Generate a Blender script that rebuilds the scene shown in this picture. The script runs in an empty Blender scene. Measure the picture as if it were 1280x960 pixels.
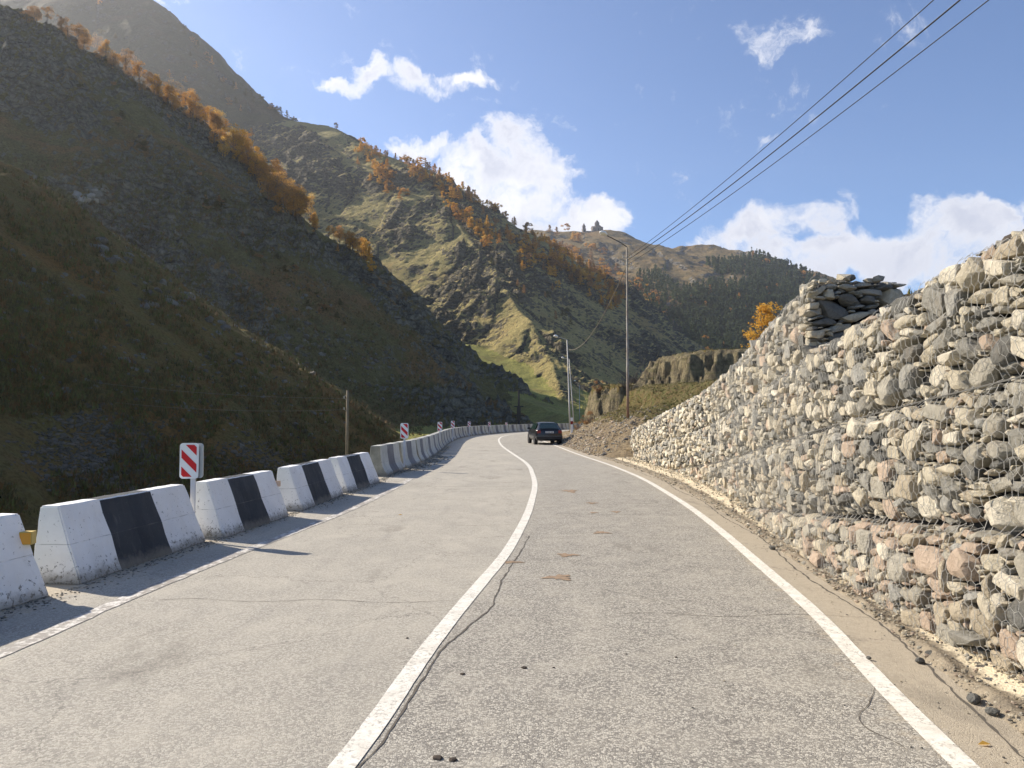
import bpy, bmesh, math, random
import numpy as np
import time as _tm; _t0 = _tm.time()
def tick(n): print('TICK', n, round(_tm.time()-_t0, 1))
from mathutils import Vector, Matrix
random.seed(7)
rng = np.random.default_rng(11)
R = math.radians
C = bpy.context.scene.collection
scene = bpy.context.scene

# ------------------------------------------------------------------ camera
CAM_H, F, PITCH = 1.7, 960.0, math.atan(42/960)
cam_data = bpy.data.cameras.new('camera')
cam = bpy.data.objects.new('camera', cam_data); C.objects.link(cam)
cam.location = (0, 0, CAM_H); cam.rotation_euler = (R(90)+PITCH, 0, 0)
cam_data.sensor_width = 36; cam_data.lens = 27.0
cam_data.clip_start = 0.05; cam_data.clip_end = 12000
scene.camera = cam

# ------------------------------------------------------------------ light
SUN_EL, SUN_AZ = R(32.5), R(-60)            # azimuth measured from +Y, negative = left
SUN_DIR = Vector((math.sin(SUN_AZ)*math.cos(SUN_EL), math.cos(SUN_AZ)*math.cos(SUN_EL), math.sin(SUN_EL)))
sl = bpy.data.lights.new('sun', 'SUN'); sl.energy = 5.0; sl.angle = R(0.5); sl.color = (1.0, 0.905, 0.77)
sun = bpy.data.objects.new('sun', sl); C.objects.link(sun)
sun.rotation_euler = SUN_DIR.to_track_quat('Z', 'Y').to_euler()
scene.view_settings.view_transform = 'Standard'; scene.view_settings.look = 'None'
scene.view_settings.exposure = 0.8; scene.view_settings.gamma = 1
scene.cycles.use_denoising = True
scene.cycles.max_bounces = 6; scene.cycles.diffuse_bounces = 3; scene.cycles.glossy_bounces = 2
scene.cycles.transmission_bounces = 4; scene.cycles.volume_bounces = 0
scene.cycles.transparent_max_bounces = 8

def ray(px, py):
    a, b = px-640.0, 480.0-py
    return (a, F*math.cos(PITCH)-b*math.sin(PITCH), F*math.sin(PITCH)+b*math.cos(PITCH))
def at(px, py, Y):
    """world point seen at that pixel of the photograph, Y metres ahead"""
    v = ray(px, py); k = Y/v[1]
    return (v[0]*k, Y, CAM_H+v[2]*k)
def grd(px, py, z=0.0):
    v = ray(px, py); k = (z-CAM_H)/v[2]
    return (v[0]*k, v[1]*k)

# ------------------------------------------------------------------ node helper
class NT:
    def __init__(s, tree): s.t = tree; s.n = tree.nodes; s.l = tree.links
    def new(s, typ, **kw):
        n = s.n.new(typ)
        for k, v in kw.items():
            if k == 'inp':
                for kk, vv in v.items(): s.set(n, kk, vv)
            else: setattr(n, k, v)
        return n
    def set(s, n, key, v):
        sock = n.inputs[key]
        if isinstance(v, bpy.types.NodeSocket): s.l.new(v, sock)
        else:
            if sock.type == 'RGBA' and len(v) == 3: v = (*v, 1)
            sock.default_value = v
    def math(s, op, a, b=0.0, c=None, clamp=False):
        n = s.new('ShaderNodeMath', operation=op, use_clamp=clamp); s.set(n, 0, a); s.set(n, 1, b)
        if c is not None: s.set(n, 2, c)
        return n.outputs[0]
    def vmath(s, op, a, b=None, sc=None):
        n = s.new('ShaderNodeVectorMath', operation=op); s.set(n, 0, a)
        if b is not None: s.set(n, 1, b)
        if sc is not None: s.set(n, 'Scale', sc)
        return n.outputs['Value'] if op in ('LENGTH', 'DOT_PRODUCT', 'DISTANCE') else n.outputs[0]
    def ramp(s, f, lo, hi, a=0.0, b=1.0, smooth=True):
        n = s.new('ShaderNodeMapRange', interpolation_type='SMOOTHSTEP' if smooth else 'LINEAR')
        for i, v in enumerate((f, lo, hi, a, b)): s.set(n, i, v)
        return n.outputs[0]
    def mix(s, f, a, b, blend='MIX'):
        n = s.new('ShaderNodeMix', data_type='RGBA', blend_type=blend)
        s.set(n, 0, f); s.set(n, 6, a); s.set(n, 7, b); return n.outputs[2]
    def noise(s, vec, scale, detail=4, rough=0.55, dist=0.0, color=False):
        n = s.new('ShaderNodeTexNoise'); s.set(n, 'Vector', vec); s.set(n, 'Scale', scale)
        s.set(n, 'Detail', detail); s.set(n, 'Roughness', rough); s.set(n, 'Distortion', dist)
        return n.outputs['Color' if color else 'Fac']
    def voro(s, vec, scale, feature='F1', out='Distance', rand=1.0):
        n = s.new('ShaderNodeTexVoronoi', feature=feature); s.set(n, 'Vector', vec); s.set(n, 'Scale', scale)
        s.set(n, 'Randomness', rand); return n.outputs[out]
    def bump(s, h, strength=0.4, dist=0.05, nrm=None):
        n = s.new('ShaderNodeBump'); s.set(n, 'Height', h); s.set(n, 'Strength', strength); s.set(n, 'Distance', dist)
        if nrm is not None: s.set(n, 'Normal', nrm)
        return n.outputs[0]
    def mapv(s, vec, scale=(1,1,1), rot=(0,0,0), loc=(0,0,0)):
        n = s.new('ShaderNodeMapping'); s.set(n, 'Vector', vec); s.set(n, 'Scale', scale); s.set(n, 'Rotation', rot); s.set(n, 'Location', loc)
        return n.outputs[0]
MATS = {}
def mat(name, fn=None, col=(.5,.5,.5), rough=.8, metal=0.0, **kw):
    m = bpy.data.materials.new(name); m.use_nodes = True; t = NT(m.node_tree)
    b = m.node_tree.nodes['Principled BSDF']
    t.pos = t.new('ShaderNodeNewGeometry').outputs['Position']
    t.b = b
    b.inputs['Base Color'].default_value = (*col, 1); b.inputs['Roughness'].default_value = rough
    b.inputs['Metallic'].default_value = metal
    b.inputs['Specular IOR Level'].default_value = kw.get('spec', 0.3)
    if fn: fn(t, b)
    MATS[name] = m
    return m

# ------------------------------------------------------------------ sky: Nishita with clouds placed by direction
world = bpy.data.worlds.new('World'); scene.world = world; world.use_nodes = True
w = NT(world.node_tree); w.n.clear()
out = w.new('ShaderNodeOutputWorld')
sky = w.new('ShaderNodeTexSky', sky_type='NISHITA', sun_disc=False, sun_elevation=SUN_EL, sun_rotation=SUN_AZ,
            altitude=1750, air_density=1.0, dust_density=0.6, ozone_density=2.0)
bg = w.new('ShaderNodeBackground', inp={'Strength': 0.092})
skyc = w.mix(1.0, sky.outputs[0], (0.87, 0.965, 1.12), 'MULTIPLY')
w.set(bg, 'Color', skyc)
dirv = w.new('ShaderNodeTexCoord').outputs['Generated']
sx = w.new('ShaderNodeSeparateXYZ', inp={0: dirv})
az = w.math('ARCTAN2', sx.outputs[0], sx.outputs[1]); el = w.math('ARCSINE', sx.outputs[2])
ae = w.new('ShaderNodeCombineXYZ', inp={0: az, 1: el}).outputs[0]
wn = w.noise(ae, 7.0, 5, 0.62, 0.3, color=True)
warp = w.vmath('SCALE', w.vmath('SUBTRACT', wn, (0.5, 0.5, 0.5)), sc=0.13)
aew = w.vmath('ADD', ae, warp)
def azel(px, py):
    v = Vector(ray(px, py)).normalized(); return math.atan2(v.x, v.y), math.asin(v.z)
blobs = [(585,222,58,36,1.0),(640,172,32,28,.95),(525,180,34,16,.95),(660,215,50,36,.9),(700,213,24,11,.8),(640,262,62,34,1.0),(735,268,42,24,1.0),(700,285,70,22,.9),
         (430,100,36,15,.62),(465,82,24,14,.6),(436,62,16,11,.45),(520,88,36,14,.6),(580,90,42,12,.62),(540,100,40,15,.5),(614,128,18,8,.3),
         (950,288,62,28,1.0),(1000,278,50,24,.9),(1048,262,16,20,.6),(1090,325,120,26,1.0),(1185,285,52,36,1.0),(1160,325,90,42,1.0),(1238,272,44,22,.8),(1010,318,90,22,.9),(1250,310,50,25,.7),
         (960,48,52,24,.42),(918,38,20,10,.3),(945,187,12,7,.4),(362,142,12,6,.5),(1370,250,90,40,1.0),(1480,240,70,30,.8),(-160,120,120,40,.9)]
dens = None
for (cx, cy, rx, ry, wt) in blobs:
    a, e = azel(cx, cy)
    kx = (azel(cx+rx, cy)[0]-azel(cx-rx, cy)[0])/2; ky = (azel(cx, cy-ry)[1]-azel(cx, cy+ry)[1])/2
    v = w.vmath('MULTIPLY', w.vmath('SUBTRACT', aew, (a, e, 0)), (1/kx/1.25, 1/ky/1.25, 0))
    n = w.math('SUBTRACT', 1.0, w.vmath('DOT_PRODUCT', v, v))
    n = w.math('MULTIPLY', w.math('MAXIMUM', n, -1.0), wt)
    dens = n if dens is None else w.math('SMOOTH_MAX', dens, n, 0.25)
# ordinary scattered clouds for the rest of the sky, outside the directions above
allc = w.noise(w.vmath('MULTIPLY', ae, (1, 1.8, 1)), 2.6, 6, 0.6)
offv = w.ramp(w.math('ABSOLUTE', az), 1.0, 1.4)
gen = w.math('SUBTRACT', w.math('MULTIPLY', w.math('MULTIPLY', w.ramp(allc, 0.5, 0.66), offv), w.ramp(el, 0.9, 0.6)), 0.35)
dens = w.math('MAXIMUM', dens, gen)
fb = w.noise(w.vmath('ADD', ae, w.vmath('SCALE', warp, sc=0.9)), 15.0, 10, 0.68)
fine = w.math('MULTIPLY', w.math('SUBTRACT', fb, 0.5), 3.0)
d2 = w.math('ADD', dens, fine)
cover = w.ramp(d2, 0.0, 0.8)
shade = w.noise(w.mapv(aew, loc=(0.05, -0.03, 3)), 11.0, 6, 0.55)
shf = w.math('MULTIPLY', w.ramp(shade, 0.36, 0.62), w.ramp(d2, 0.3, 1.1))
low = w.ramp(el, 0.26, 0.17)
shf = w.math('MAXIMUM', w.math('MULTIPLY', shf, 0.85), w.math('MULTIPLY', low, w.ramp(d2, .3, .9, 0, .55)))
ccol = w.mix(shf, (0.93, 0.93, 0.97), (0.55, 0.58, 0.70))
cbg = w.new('ShaderNodeBackground', inp={'Color': ccol, 'Strength': 0.66})
ms = w.new('ShaderNodeMixShader'); w.set(ms, 0, w.math('MULTIPLY', cover, 0.97)); w.l.new(bg.outputs[0], ms.inputs[1]); w.l.new(cbg.outputs[0], ms.inputs[2])
w.l.new(ms.outputs[0], out.inputs[0])

# ------------------------------------------------------------------ objects
def link(name, me, parent=None, label=None, cat=None, group=None, kind=None, loc=None):
    o = bpy.data.objects.new(name, me); C.objects.link(o)
    if parent is not None: o.parent = parent
    if label: o['label'] = label
    if cat: o['category'] = cat
    if group: o['group'] = group
    if kind: o['kind'] = kind
    if loc is not None: o.location = loc
    return o
def mesh_np(name, V, Fa, mats=None, mi=None, smooth=True):
    """V (n,3), Fa (m,k) constant-size faces, or a list of such arrays"""
    Fl = Fa if isinstance(Fa, list) else [Fa]
    me = bpy.data.meshes.new(name)
    V = np.asarray(V, dtype=np.float32)
    me.vertices.add(len(V)); me.vertices.foreach_set('co', V.ravel())
    loops = np.concatenate([np.asarray(f, dtype=np.int32).ravel() for f in Fl])
    tot = np.concatenate([np.full(len(f), np.asarray(f).shape[1], dtype=np.int32) for f in Fl])
    st = np.concatenate([[0], np.cumsum(tot)[:-1]]).astype(np.int32)
    me.loops.add(len(loops)); me.loops.foreach_set('vertex_index', loops)
    me.polygons.add(len(tot)); me.polygons.foreach_set('loop_start', st)
    try: me.polygons.foreach_set('loop_total', tot)
    except Exception: pass
    me.polygons.foreach_set('use_smooth', np.full(len(tot), smooth, dtype=bool))
    if mi is not None: me.polygons.foreach_set('material_index', np.asarray(mi, dtype=np.int32))
    for m in (mats or []): me.materials.append(m)
    me.update(calc_edges=True); me.validate()
    return me
class MB:
    """collects simple shapes into one mesh"""
    def __init__(s): s.V = []; s.F = []; s.M = []
    def add(s, V, Fs, m=0):
        o = len(s.V); s.V += [tuple(v) for v in V]; s.F += [tuple(i+o for i in f) for f in Fs]; s.M += [m]*len(Fs)
    def box(s, x0, x1, y0, y1, z0, z1, m=0, M=None):
        V = [Vector((x, y, z)) for x in (x0, x1) for y in (y0, y1) for z in (z0, z1)]
        if M: V = [M @ v for v in V]
        s.add(V, [(0,1,3,2),(4,6,7,5),(0,4,5,1),(2,3,7,6),(0,2,6,4),(1,5,7,3)], m)
    def tube(s, pts, rad, n=6, m=0, caps=True):
        pts = [Vector(p) for p in pts]; rs = rad if isinstance(rad, (list, tuple)) else [rad]*len(pts)
        V = []; Fs = []; up = Vector((0.31, 0.17, 0.93)); 
        for i, p in enumerate(pts):
            d = (pts[min(i+1, len(pts)-1)]-pts[max(i-1, 0)]).normalized()
            if abs(d.dot(up)) > .95: up = Vector((1, 0.1, 0))
            a = d.cross(up).normalized(); b = d.cross(a).normalized()
            for k in range(n):
                t = 2*math.pi*k/n; V.append(p+(a*math.cos(t)+b*math.sin(t))*rs[i])
        for i in range(len(pts)-1):
            for k in range(n):
                k2 = (k+1) % n; Fs.append((i*n+k, i*n+k2, (i+1)*n+k2, (i+1)*n+k))
        if caps: Fs.append(tuple(range(n))[::-1]); Fs.append(tuple((len(pts)-1)*n+k for k in range(n)))
        s.add(V, Fs, m)
    def build(s, name, mats, parent=None, smooth=False, bevel=0, **kw):
        me = bpy.data.meshes.new(name); me.from_pydata(s.V, [], s.F)
        for m in (mats if isinstance(mats, (list, tuple)) else [mats]): me.materials.append(m)
        me.polygons.foreach_set('material_index', s.M)
        if smooth: me.polygons.foreach_set('use_smooth', [True]*len(s.F))
        bm = bmesh.new(); bm.from_mesh(me); bmesh.ops.recalc_face_normals(bm, faces=bm.faces)
        if bevel: bmesh.ops.bevel(bm, geom=bm.edges[:]+bm.verts[:], offset=bevel, segments=2, affect='EDGES', clamp_overlap=True)
        bm.to_mesh(me); bm.free(); me.update()
        return link(name, me, parent, **kw)
def empty(name, loc=(0,0,0), rz=0, **kw):
    o = link(name, None, **kw); o.location = loc; o.rotation_euler = (0, 0, rz); o.empty_display_size = .3; return o
def copy_tree(o, parent=None, keep=True):
    c = o.copy(); C.objects.link(c)
    if parent is not None: c.parent = parent
    for ch in list(o.children): copy_tree(ch, c)
    return c

# ------------------------------------------------------------------ numeric noise
def gnoise(x, y, seed=0):
    x = np.asarray(x, dtype=np.float64); y = np.asarray(y, dtype=np.float64)
    xi = np.floor(x).astype(np.int64); yi = np.floor(y).astype(np.int64); xf = x-xi; yf = y-yi
    def g(ix, iy):
        h = (ix*374761393 + iy*668265263 + seed*1442695041) & 0xffffffff
        h = ((h ^ (h >> 13))*1274126177) & 0xffffffff; h = h ^ (h >> 16)
        a = (h & 0xffff)/65536.0*2*np.pi
        return np.cos(a), np.sin(a)
    u = xf*xf*xf*(xf*(xf*6-15)+10); v = yf*yf*yf*(yf*(yf*6-15)+10)
    r = []
    for (dx, dy) in ((0,0),(1,0),(0,1),(1,1)):
        gx, gy = g(xi+dx, yi+dy); r.append(gx*(xf-dx)+gy*(yf-dy))
    return ((r[0]*(1-u)+r[1]*u)*(1-v)+(r[2]*(1-u)+r[3]*u)*v)*1.4
def fbm(x, y, oct=4, seed=0, gain=.5, ridged=False):
    s = 0; a = 1.0; t = 0
    for i in range(oct):
        n = gnoise(x*2**i+13.7*i, y*2**i-7.1*i, seed+i)
        if ridged: n = 1-2*np.abs(n)
        s = s+a*n; t += a; a *= gain
    return s/t
def sstep(x, a, b):
    t = np.clip((x-a)/(b-a), 0, 1); return t*t*(3-2*t)
def curve(pts, n=None):
    """smooth interpolator x(y) from (x,y) points"""
    P = sorted(pts, key=lambda p: p[1]); ys = np.array([p[1] for p in P]); xs = np.array([p[0] for p in P])
    g = np.arange(ys[0], ys[-1]+.25, .25); v = np.interp(g, ys, xs)
    for wd in (3,):
        out_ = v.copy()
        sig = np.clip(g*0.06, .4, 5)
        for i in range(len(g)):
            r_ = int(sig[i]/.25*2); a0 = max(0, i-r_); a1 = min(len(g), i+r_+1); r2 = min(i-a0, a1-1-i)
            out_[i] = v[i-r2:i+r2+1].mean()
        v = out_
    return lambda y: np.interp(y, g, v)
# ------------------------------------------------------------------ materials
def terrain_mat(name, grass, grass2, rock, rock2, rust, rockslope=(.80,.62), scale=1.0, bumpd=1.0, rustamt=.4, rockn=.5, crs=.22):
    def fn(t, b):
        P = t.pos; g = t.new('ShaderNodeNewGeometry')
        n1 = t.noise(P, .035*scale, 6, .6); n2 = t.noise(P, .35*scale, 6, .65); n3 = t.noise(P, 2.2*scale, 5, .7)
        nz = t.new('ShaderNodeSeparateXYZ', inp={0: g.outputs['True Normal']}).outputs[2]
        gcol = t.mix(t.ramp(n2, .38, .62), grass, grass2)
        gcol = t.mix(t.math('MULTIPLY', t.ramp(n1, .5, .66), rustamt), gcol, rust)
        gcol = t.mix(t.math('MULTIPLY', t.ramp(n3, .42, .66), .65), gcol, tuple(c*.4 for c in grass2))
        gcol = t.mix(t.math('MULTIPLY', t.ramp(t.noise(P, .9*scale, 5, .75, .4), .56, .72), .5), gcol, tuple(min(1, c*1.55) for c in grass))
        rcol = t.mix(t.ramp(t.noise(P, .9*scale, 6, .7, .6), .36, .62), rock, rock2)
        crack = t.voro(t.vmath('ADD', t.mapv(P, (1,1,2.2), (0.5,.3,0)), t.vmath('SCALE', t.noise(P, .5*scale*crs*3, 5, .65, color=True), sc=2.2/crs*.3)), crs*scale, 'DISTANCE_TO_EDGE')
        rcol = t.mix(t.ramp(crack, .0, .07, .5, 0), rcol, tuple(c*.35 for c in rock2))
        sl_ = t.math('ADD', nz, t.math('MULTIPLY', t.math('SUBTRACT', n2, .5), rockn))
        f = t.ramp(sl_, rockslope[0], rockslope[1])
        t.set(b, 'Base Color', t.mix(f, gcol, rcol)); t.set(b, 'Roughness', .95); t.set(b, 'Specular IOR Level', .1)
        h = t.math('ADD', t.math('MULTIPLY', n2, 1.6), t.math('MULTIPLY', n3, .5))
        h = t.math('ADD', h, t.math('MULTIPLY', t.noise(P, 9*scale, 4, .7), .12))
        h = t.math('SUBTRACT', h, t.math('MULTIPLY', t.ramp(crack, 0, .2, 1, 0), f))
        t.set(b, 'Normal', t.bump(h, .9, 1.0*bumpd))
    return mat(name, fn)
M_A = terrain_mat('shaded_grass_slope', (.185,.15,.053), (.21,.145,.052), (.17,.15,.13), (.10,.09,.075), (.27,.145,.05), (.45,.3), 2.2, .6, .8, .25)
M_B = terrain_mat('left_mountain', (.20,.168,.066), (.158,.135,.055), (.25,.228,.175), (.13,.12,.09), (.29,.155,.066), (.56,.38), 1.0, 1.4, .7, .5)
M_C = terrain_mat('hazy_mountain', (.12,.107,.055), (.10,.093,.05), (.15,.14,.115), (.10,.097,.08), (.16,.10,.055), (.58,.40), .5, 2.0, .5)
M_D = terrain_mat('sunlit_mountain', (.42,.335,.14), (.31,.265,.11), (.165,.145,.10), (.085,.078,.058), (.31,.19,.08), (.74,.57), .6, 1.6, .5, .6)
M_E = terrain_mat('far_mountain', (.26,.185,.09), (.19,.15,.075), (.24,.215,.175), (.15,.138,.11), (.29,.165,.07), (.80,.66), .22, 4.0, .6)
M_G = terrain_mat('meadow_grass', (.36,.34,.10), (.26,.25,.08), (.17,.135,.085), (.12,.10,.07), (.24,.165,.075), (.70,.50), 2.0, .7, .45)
def f_bank(t, b):
    P = t.pos; g = t.new('ShaderNodeNewGeometry')
    nz = t.new('ShaderNodeSeparateXYZ', inp={0: g.outputs['True Normal']}).outputs[2]
    pz = t.new('ShaderNodeSeparateXYZ', inp={0: P}); 
    n1 = t.noise(P, .6, 5, .6); n2 = t.noise(P, 4, 6, .7); n3 = t.noise(P, 22, 4, .7)
    dirt = t.mix(t.ramp(n2, .35, .65), (.42,.32,.19), (.28,.215,.13))
    dirt = t.mix(t.ramp(t.noise(P, 9, 3, .6), .56, .66, 0, .8), dirt, (.09,.085,.08))
    grass = t.mix(t.ramp(n2, .4, .6), (.17,.16,.05), (.22,.155,.065))
    att = t.new('ShaderNodeAttribute', attribute_name='grass').outputs['Fac']
    f = t.ramp(t.math('ADD', att, t.math('MULTIPLY', t.math('SUBTRACT', n2, .5), .9)), .42, .58)
    cl = t.mix(t.ramp(t.noise(t.mapv(P, (1,1,.45)), 2.6, 7, .72), .38, .60), (.36,.30,.175), (.17,.14,.09)); cl = t.mix(t.ramp(t.noise(t.mapv(P, (.4,.4,3)), 1.6, 5, .6), .52, .66, 0, .6), cl, (.16,.15,.065))
    att2 = t.new('ShaderNodeAttribute', attribute_name='cliff').outputs['Fac']
    c = t.mix(f, dirt, grass); c = t.mix(t.ramp(att2, .35, .65), c, cl)
    t.set(b, 'Base Color', c); t.set(b, 'Roughness', .95)
    t.set(b, 'Normal', t.bump(t.math('ADD', t.math('MULTIPLY', n2, 1.3), t.math('MULTIPLY', n3, .5)), 1.0, .30))
mat('earth_bank', f_bank)
def f_asph(t, b):
    P = t.pos
    big = t.noise(P, .22, 5, .6); mid = t.noise(t.mapv(P, (1.0,.45,1)), 1.5, 5, .65); strk = t.noise(t.mapv(P, (2.5,.35,1), (0,0,-.08)), 1.6, 4, .6)
    lane = t.new('ShaderNodeAttribute', attribute_name='coarse').outputs['Fac']
    dust = t.new('ShaderNodeAttribute', attribute_name='dust').outputs['Fac']
    base = t.mix(t.ramp(mid, .3, .7), (.48,.44,.36), (.385,.355,.295))
    base = t.mix(t.math('MULTIPLY', t.ramp(big, .42, .62), .4), base, (.53,.485,.39))
    base = t.mix(t.math('MULTIPLY', t.ramp(strk, .54, .72), .28), base, (.245,.23,.205))
    agg = t.voro(P, 74, 'F1', 'Color'); aggv = t.new('ShaderNodeSeparateColor', inp={0: agg}).outputs[0]
    ed = t.voro(P, 74, 'DISTANCE_TO_EDGE')
    stone = t.mix(t.ramp(aggv, .2, .8), (.60,.56,.47), (.25,.232,.20))
    pit = t.ramp(ed, .02, .14, 1, 0)
    spk = t.math('ADD', t.math('MULTIPLY', lane, .50), .42)
    spk = t.math('MULTIPLY', spk, t.ramp(t.noise(P, 2.3, 3, .6), .3, .6, .55, 1))
    c = t.mix(t.math('MULTIPLY', spk, .95), base, stone)
    c = t.mix(t.math('MULTIPLY', t.math('MULTIPLY', pit, spk), .72), c, (.115,.105,.095))
    gr = t.voro(P, 26, 'F1'); holes = t.math('MULTIPLY', t.ramp(gr, .05, .16, 1, 0), t.ramp(t.noise(P, 3.1, 2), .5, .62))
    c = t.mix(t.math('MULTIPLY', holes, .55), c, (.10,.09,.08))
    dn = t.noise(P, 5.5, 7, .75); df = t.ramp(t.math('ADD', dust, t.math('MULTIPLY', t.math('SUBTRACT', dn, .5), 1.3)), .38, .72)
    c = t.mix(t.math('MULTIPLY', df, .85), c, t.mix(t.noise(P, 13, 5, .75), (.55,.47,.345), (.33,.28,.21)))
    grime = t.math('MULTIPLY', t.ramp(t.noise(t.mapv(P, (.8,.28,1)), 1.1, 6, .7), .565, .68), .38)
    c = t.mix(grime, c, (.15,.135,.11))
    # wandering hairline cracks
    wv = t.vmath('ADD', P, t.vmath('SCALE', t.noise(P, 1.3, 5, .7, color=True), sc=1.1))
    cr = t.voro(wv, .42, 'DISTANCE_TO_EDGE')
    t.set(b, 'Base Color', t.mix(t.math('MULTIPLY', t.ramp(cr, .0, .006, 1, 0), .5), c, (.12,.11,.095)))
    t.set(b, 'Roughness', .82)
    hh = t.math('ADD', t.math('MULTIPLY', t.math('SUBTRACT', aggv, pit), spk), t.math('MULTIPLY', t.noise(P, 30, 3, .7), .35))
    t.set(b, 'Normal', t.bump(hh, .55, .008, t.bump(mid, .25, .04)))
mat('asphalt', f_asph, spec=.25)
def f_line(t, b):
    P = t.pos
    n = t.noise(P, 28, 6, .75); n2 = t.noise(P, 2.2, 3, .6); v = t.voro(P, 68, 'DISTANCE_TO_EDGE')
    c = t.mix(t.ramp(t.noise(P, 6, 5, .7), .35, .7), (.82,.79,.70), (.66,.62,.53))
    wear = t.math('MULTIPLY', t.ramp(n, .50, .62), t.ramp(n2, .36, .60, .35, 1))
    wear = t.math('MAXIMUM', wear, t.math('MULTIPLY', t.ramp(v, .015, .07, 1, 0), .35))
    lc = t.voro(t.vmath('ADD', P, t.vmath('SCALE', t.noise(P, 4, 4, .7, color=True), sc=.3)), 3.1, 'DISTANCE_TO_EDGE'); wear = t.math('MAXIMUM', wear, t.ramp(lc, .0, .012, .9, 0))
    t.set(b, 'Base Color', t.mix(t.math('MULTIPLY', wear, .85), c, (.33,.30,.25))); t.set(b, 'Roughness', .6)
    t.set(b, 'Normal', t.bump(n, .35, .006))
mat('line_paint', f_line)
def f_lineworn(t, b):
    P = t.pos
    n = t.noise(P, 11, 6, .75); 
    wear = t.ramp(t.math('ADD', n, t.math('MULTIPLY', t.noise(P, 1.6, 3), .35)), .58, .72, 0.2, .95)
    t.set(b, 'Base Color', t.mix(wear, (.74,.71,.64), (.27,.245,.21))); t.set(b, 'Roughness', .7)
mat('worn_line_paint', f_lineworn)
def f_crack(t, b):
    t.set(b, 'Base Color', t.mix(t.noise(t.pos, 20, 3), (.07,.062,.05), (.15,.13,.105)))
mat('crack', f_crack, rough=.95)
def f_mud(t, b):
    t.set(b, 'Base Color', t.mix(t.ramp(t.noise(t.pos, 16, 5, .7), .4, .6), (.33,.235,.15), (.235,.17,.115)))
    t.set(b, 'Normal', t.bump(t.noise(t.pos, 40, 3, .7), .4, .01))
mat('dried_mud', f_mud, rough=.9)
def f_sand(t, b):
    P = t.pos; n = t.noise(P, 5, 6, .7); n2 = t.noise(P, 40, 4, .75)
    s = t.new('ShaderNodeAttribute', attribute_name='sand').outputs['Fac']
    dirt = t.mix(t.ramp(n, .35, .65), (.35,.29,.205), (.22,.185,.135))
    snd = t.mix(t.ramp(n2, .3, .7), (.78,.68,.49), (.66,.56,.39))
    f = t.ramp(t.math('ADD', s, t.math('MULTIPLY', t.math('SUBTRACT', n, .5), 1.3)), .34, .56)
    c = t.mix(f, dirt, snd)
    c = t.mix(t.ramp(t.voro(P, 24, 'F1'), .08, .18, .55, 0), c, (.13,.115,.10))
    t.set(b, 'Base Color', c); t.set(b, 'Roughness', .95)
    t.set(b, 'Normal', t.bump(t.math('ADD', n2, n), .7, .03))
mat('sandy_verge', f_sand)
def paint(c1, c2, chips=.5):
    def fn(t, b):
        P = t.pos; z = t.new('ShaderNodeSeparateXYZ', inp={0: P}).outputs[2]
        c = t.mix(t.ramp(t.noise(P, 1.7, 5, .6), .35, .65), c1, c2)
        chip = t.ramp(t.math('ADD', t.noise(P, 21, 6, .75), t.ramp(z, 0, .30, .10, 0)), .618, .665)
        c = t.mix(t.math('MULTIPLY', chip, chips), c, (.17,.155,.13))
        pv = t.noise(P, 9, 2, .5); pit = t.math('MULTIPLY', t.ramp(t.voro(P, 19, 'F1'), .06, .13, 1, 0), t.ramp(pv, .52, .60)); c = t.mix(t.math('MULTIPLY', pit, chips), c, (.14,.13,.11))
        ml = t.math('ABSOLUTE', t.math('SUBTRACT', z, t.math('ADD', .392, t.math('MULTIPLY', t.noise(P, 3, 3), .012)))); c = t.mix(t.math('MULTIPLY', t.ramp(ml, .001, .006, 1, 0), t.ramp(t.noise(P, 5, 3), .4, .6, .1, .6)), c, (.2,.19,.17))
        st = t.ramp(t.noise(t.mapv(P, (5,5,.6)), 1.5, 4, .6), .6, .8, 0, .25)
        c = t.mix(st, c, (.30,.28,.24))
        c = t.mix(t.math('MULTIPLY', t.ramp(t.math('ADD', z, t.math('MULTIPLY', t.noise(P, 6, 4, .7), .22)), .12, .27, 1, 0), .75), c, (.24,.215,.17))
        t.set(b, 'Base Color', c); t.set(b, 'Roughness', .75)
        t.set(b, 'Normal', t.bump(t.math('ADD', t.noise(P, 34, 5, .7), t.math('MULTIPLY', chip, -1.2)), .45, .012, t.bump(t.noise(P, 3, 3), .3, .03)))
    return fn
mat('white_paint', paint((.88,.87,.84), (.80,.785,.75), .9)); mat('black_paint', paint((.030,.034,.040), (.05,.054,.058), .3))
mat('cream_paint', paint((.60,.59,.52), (.48,.47,.41), .8)); mat('grey_paint', paint((.17,.165,.17), (.23,.225,.225), .5))
mat('raw_concrete', paint((.40,.38,.31), (.24,.225,.18), .9))
mat('reflector_orange', col=(.82,.36,.035), rough=.35, spec=.5); mat('reflector_faded', col=(.75,.52,.36), rough=.6); mat('reflector_side', col=(.62,.45,.14), rough=.5)
mat('sign_white', col=(.82,.82,.80), rough=.4); mat('sign_red', col=(.58,.012,.018), rough=.35); mat('sign_back', col=(.40,.41,.42), rough=.35, metal=.5)
mat('post_white', col=(.62,.62,.63), rough=.5)
PAL = [((.50,.435,.315),(.64,.57,.43)), ((.62,.555,.425),(.74,.67,.53)), ((.25,.235,.195),(.35,.33,.28)), ((.36,.33,.26),(.48,.44,.355)),
       ((.13,.127,.112),(.21,.203,.18)), ((.46,.345,.25),(.57,.45,.34)), ((.43,.36,.25),(.55,.47,.345)), ((.33,.315,.27),(.45,.43,.375))]
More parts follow.
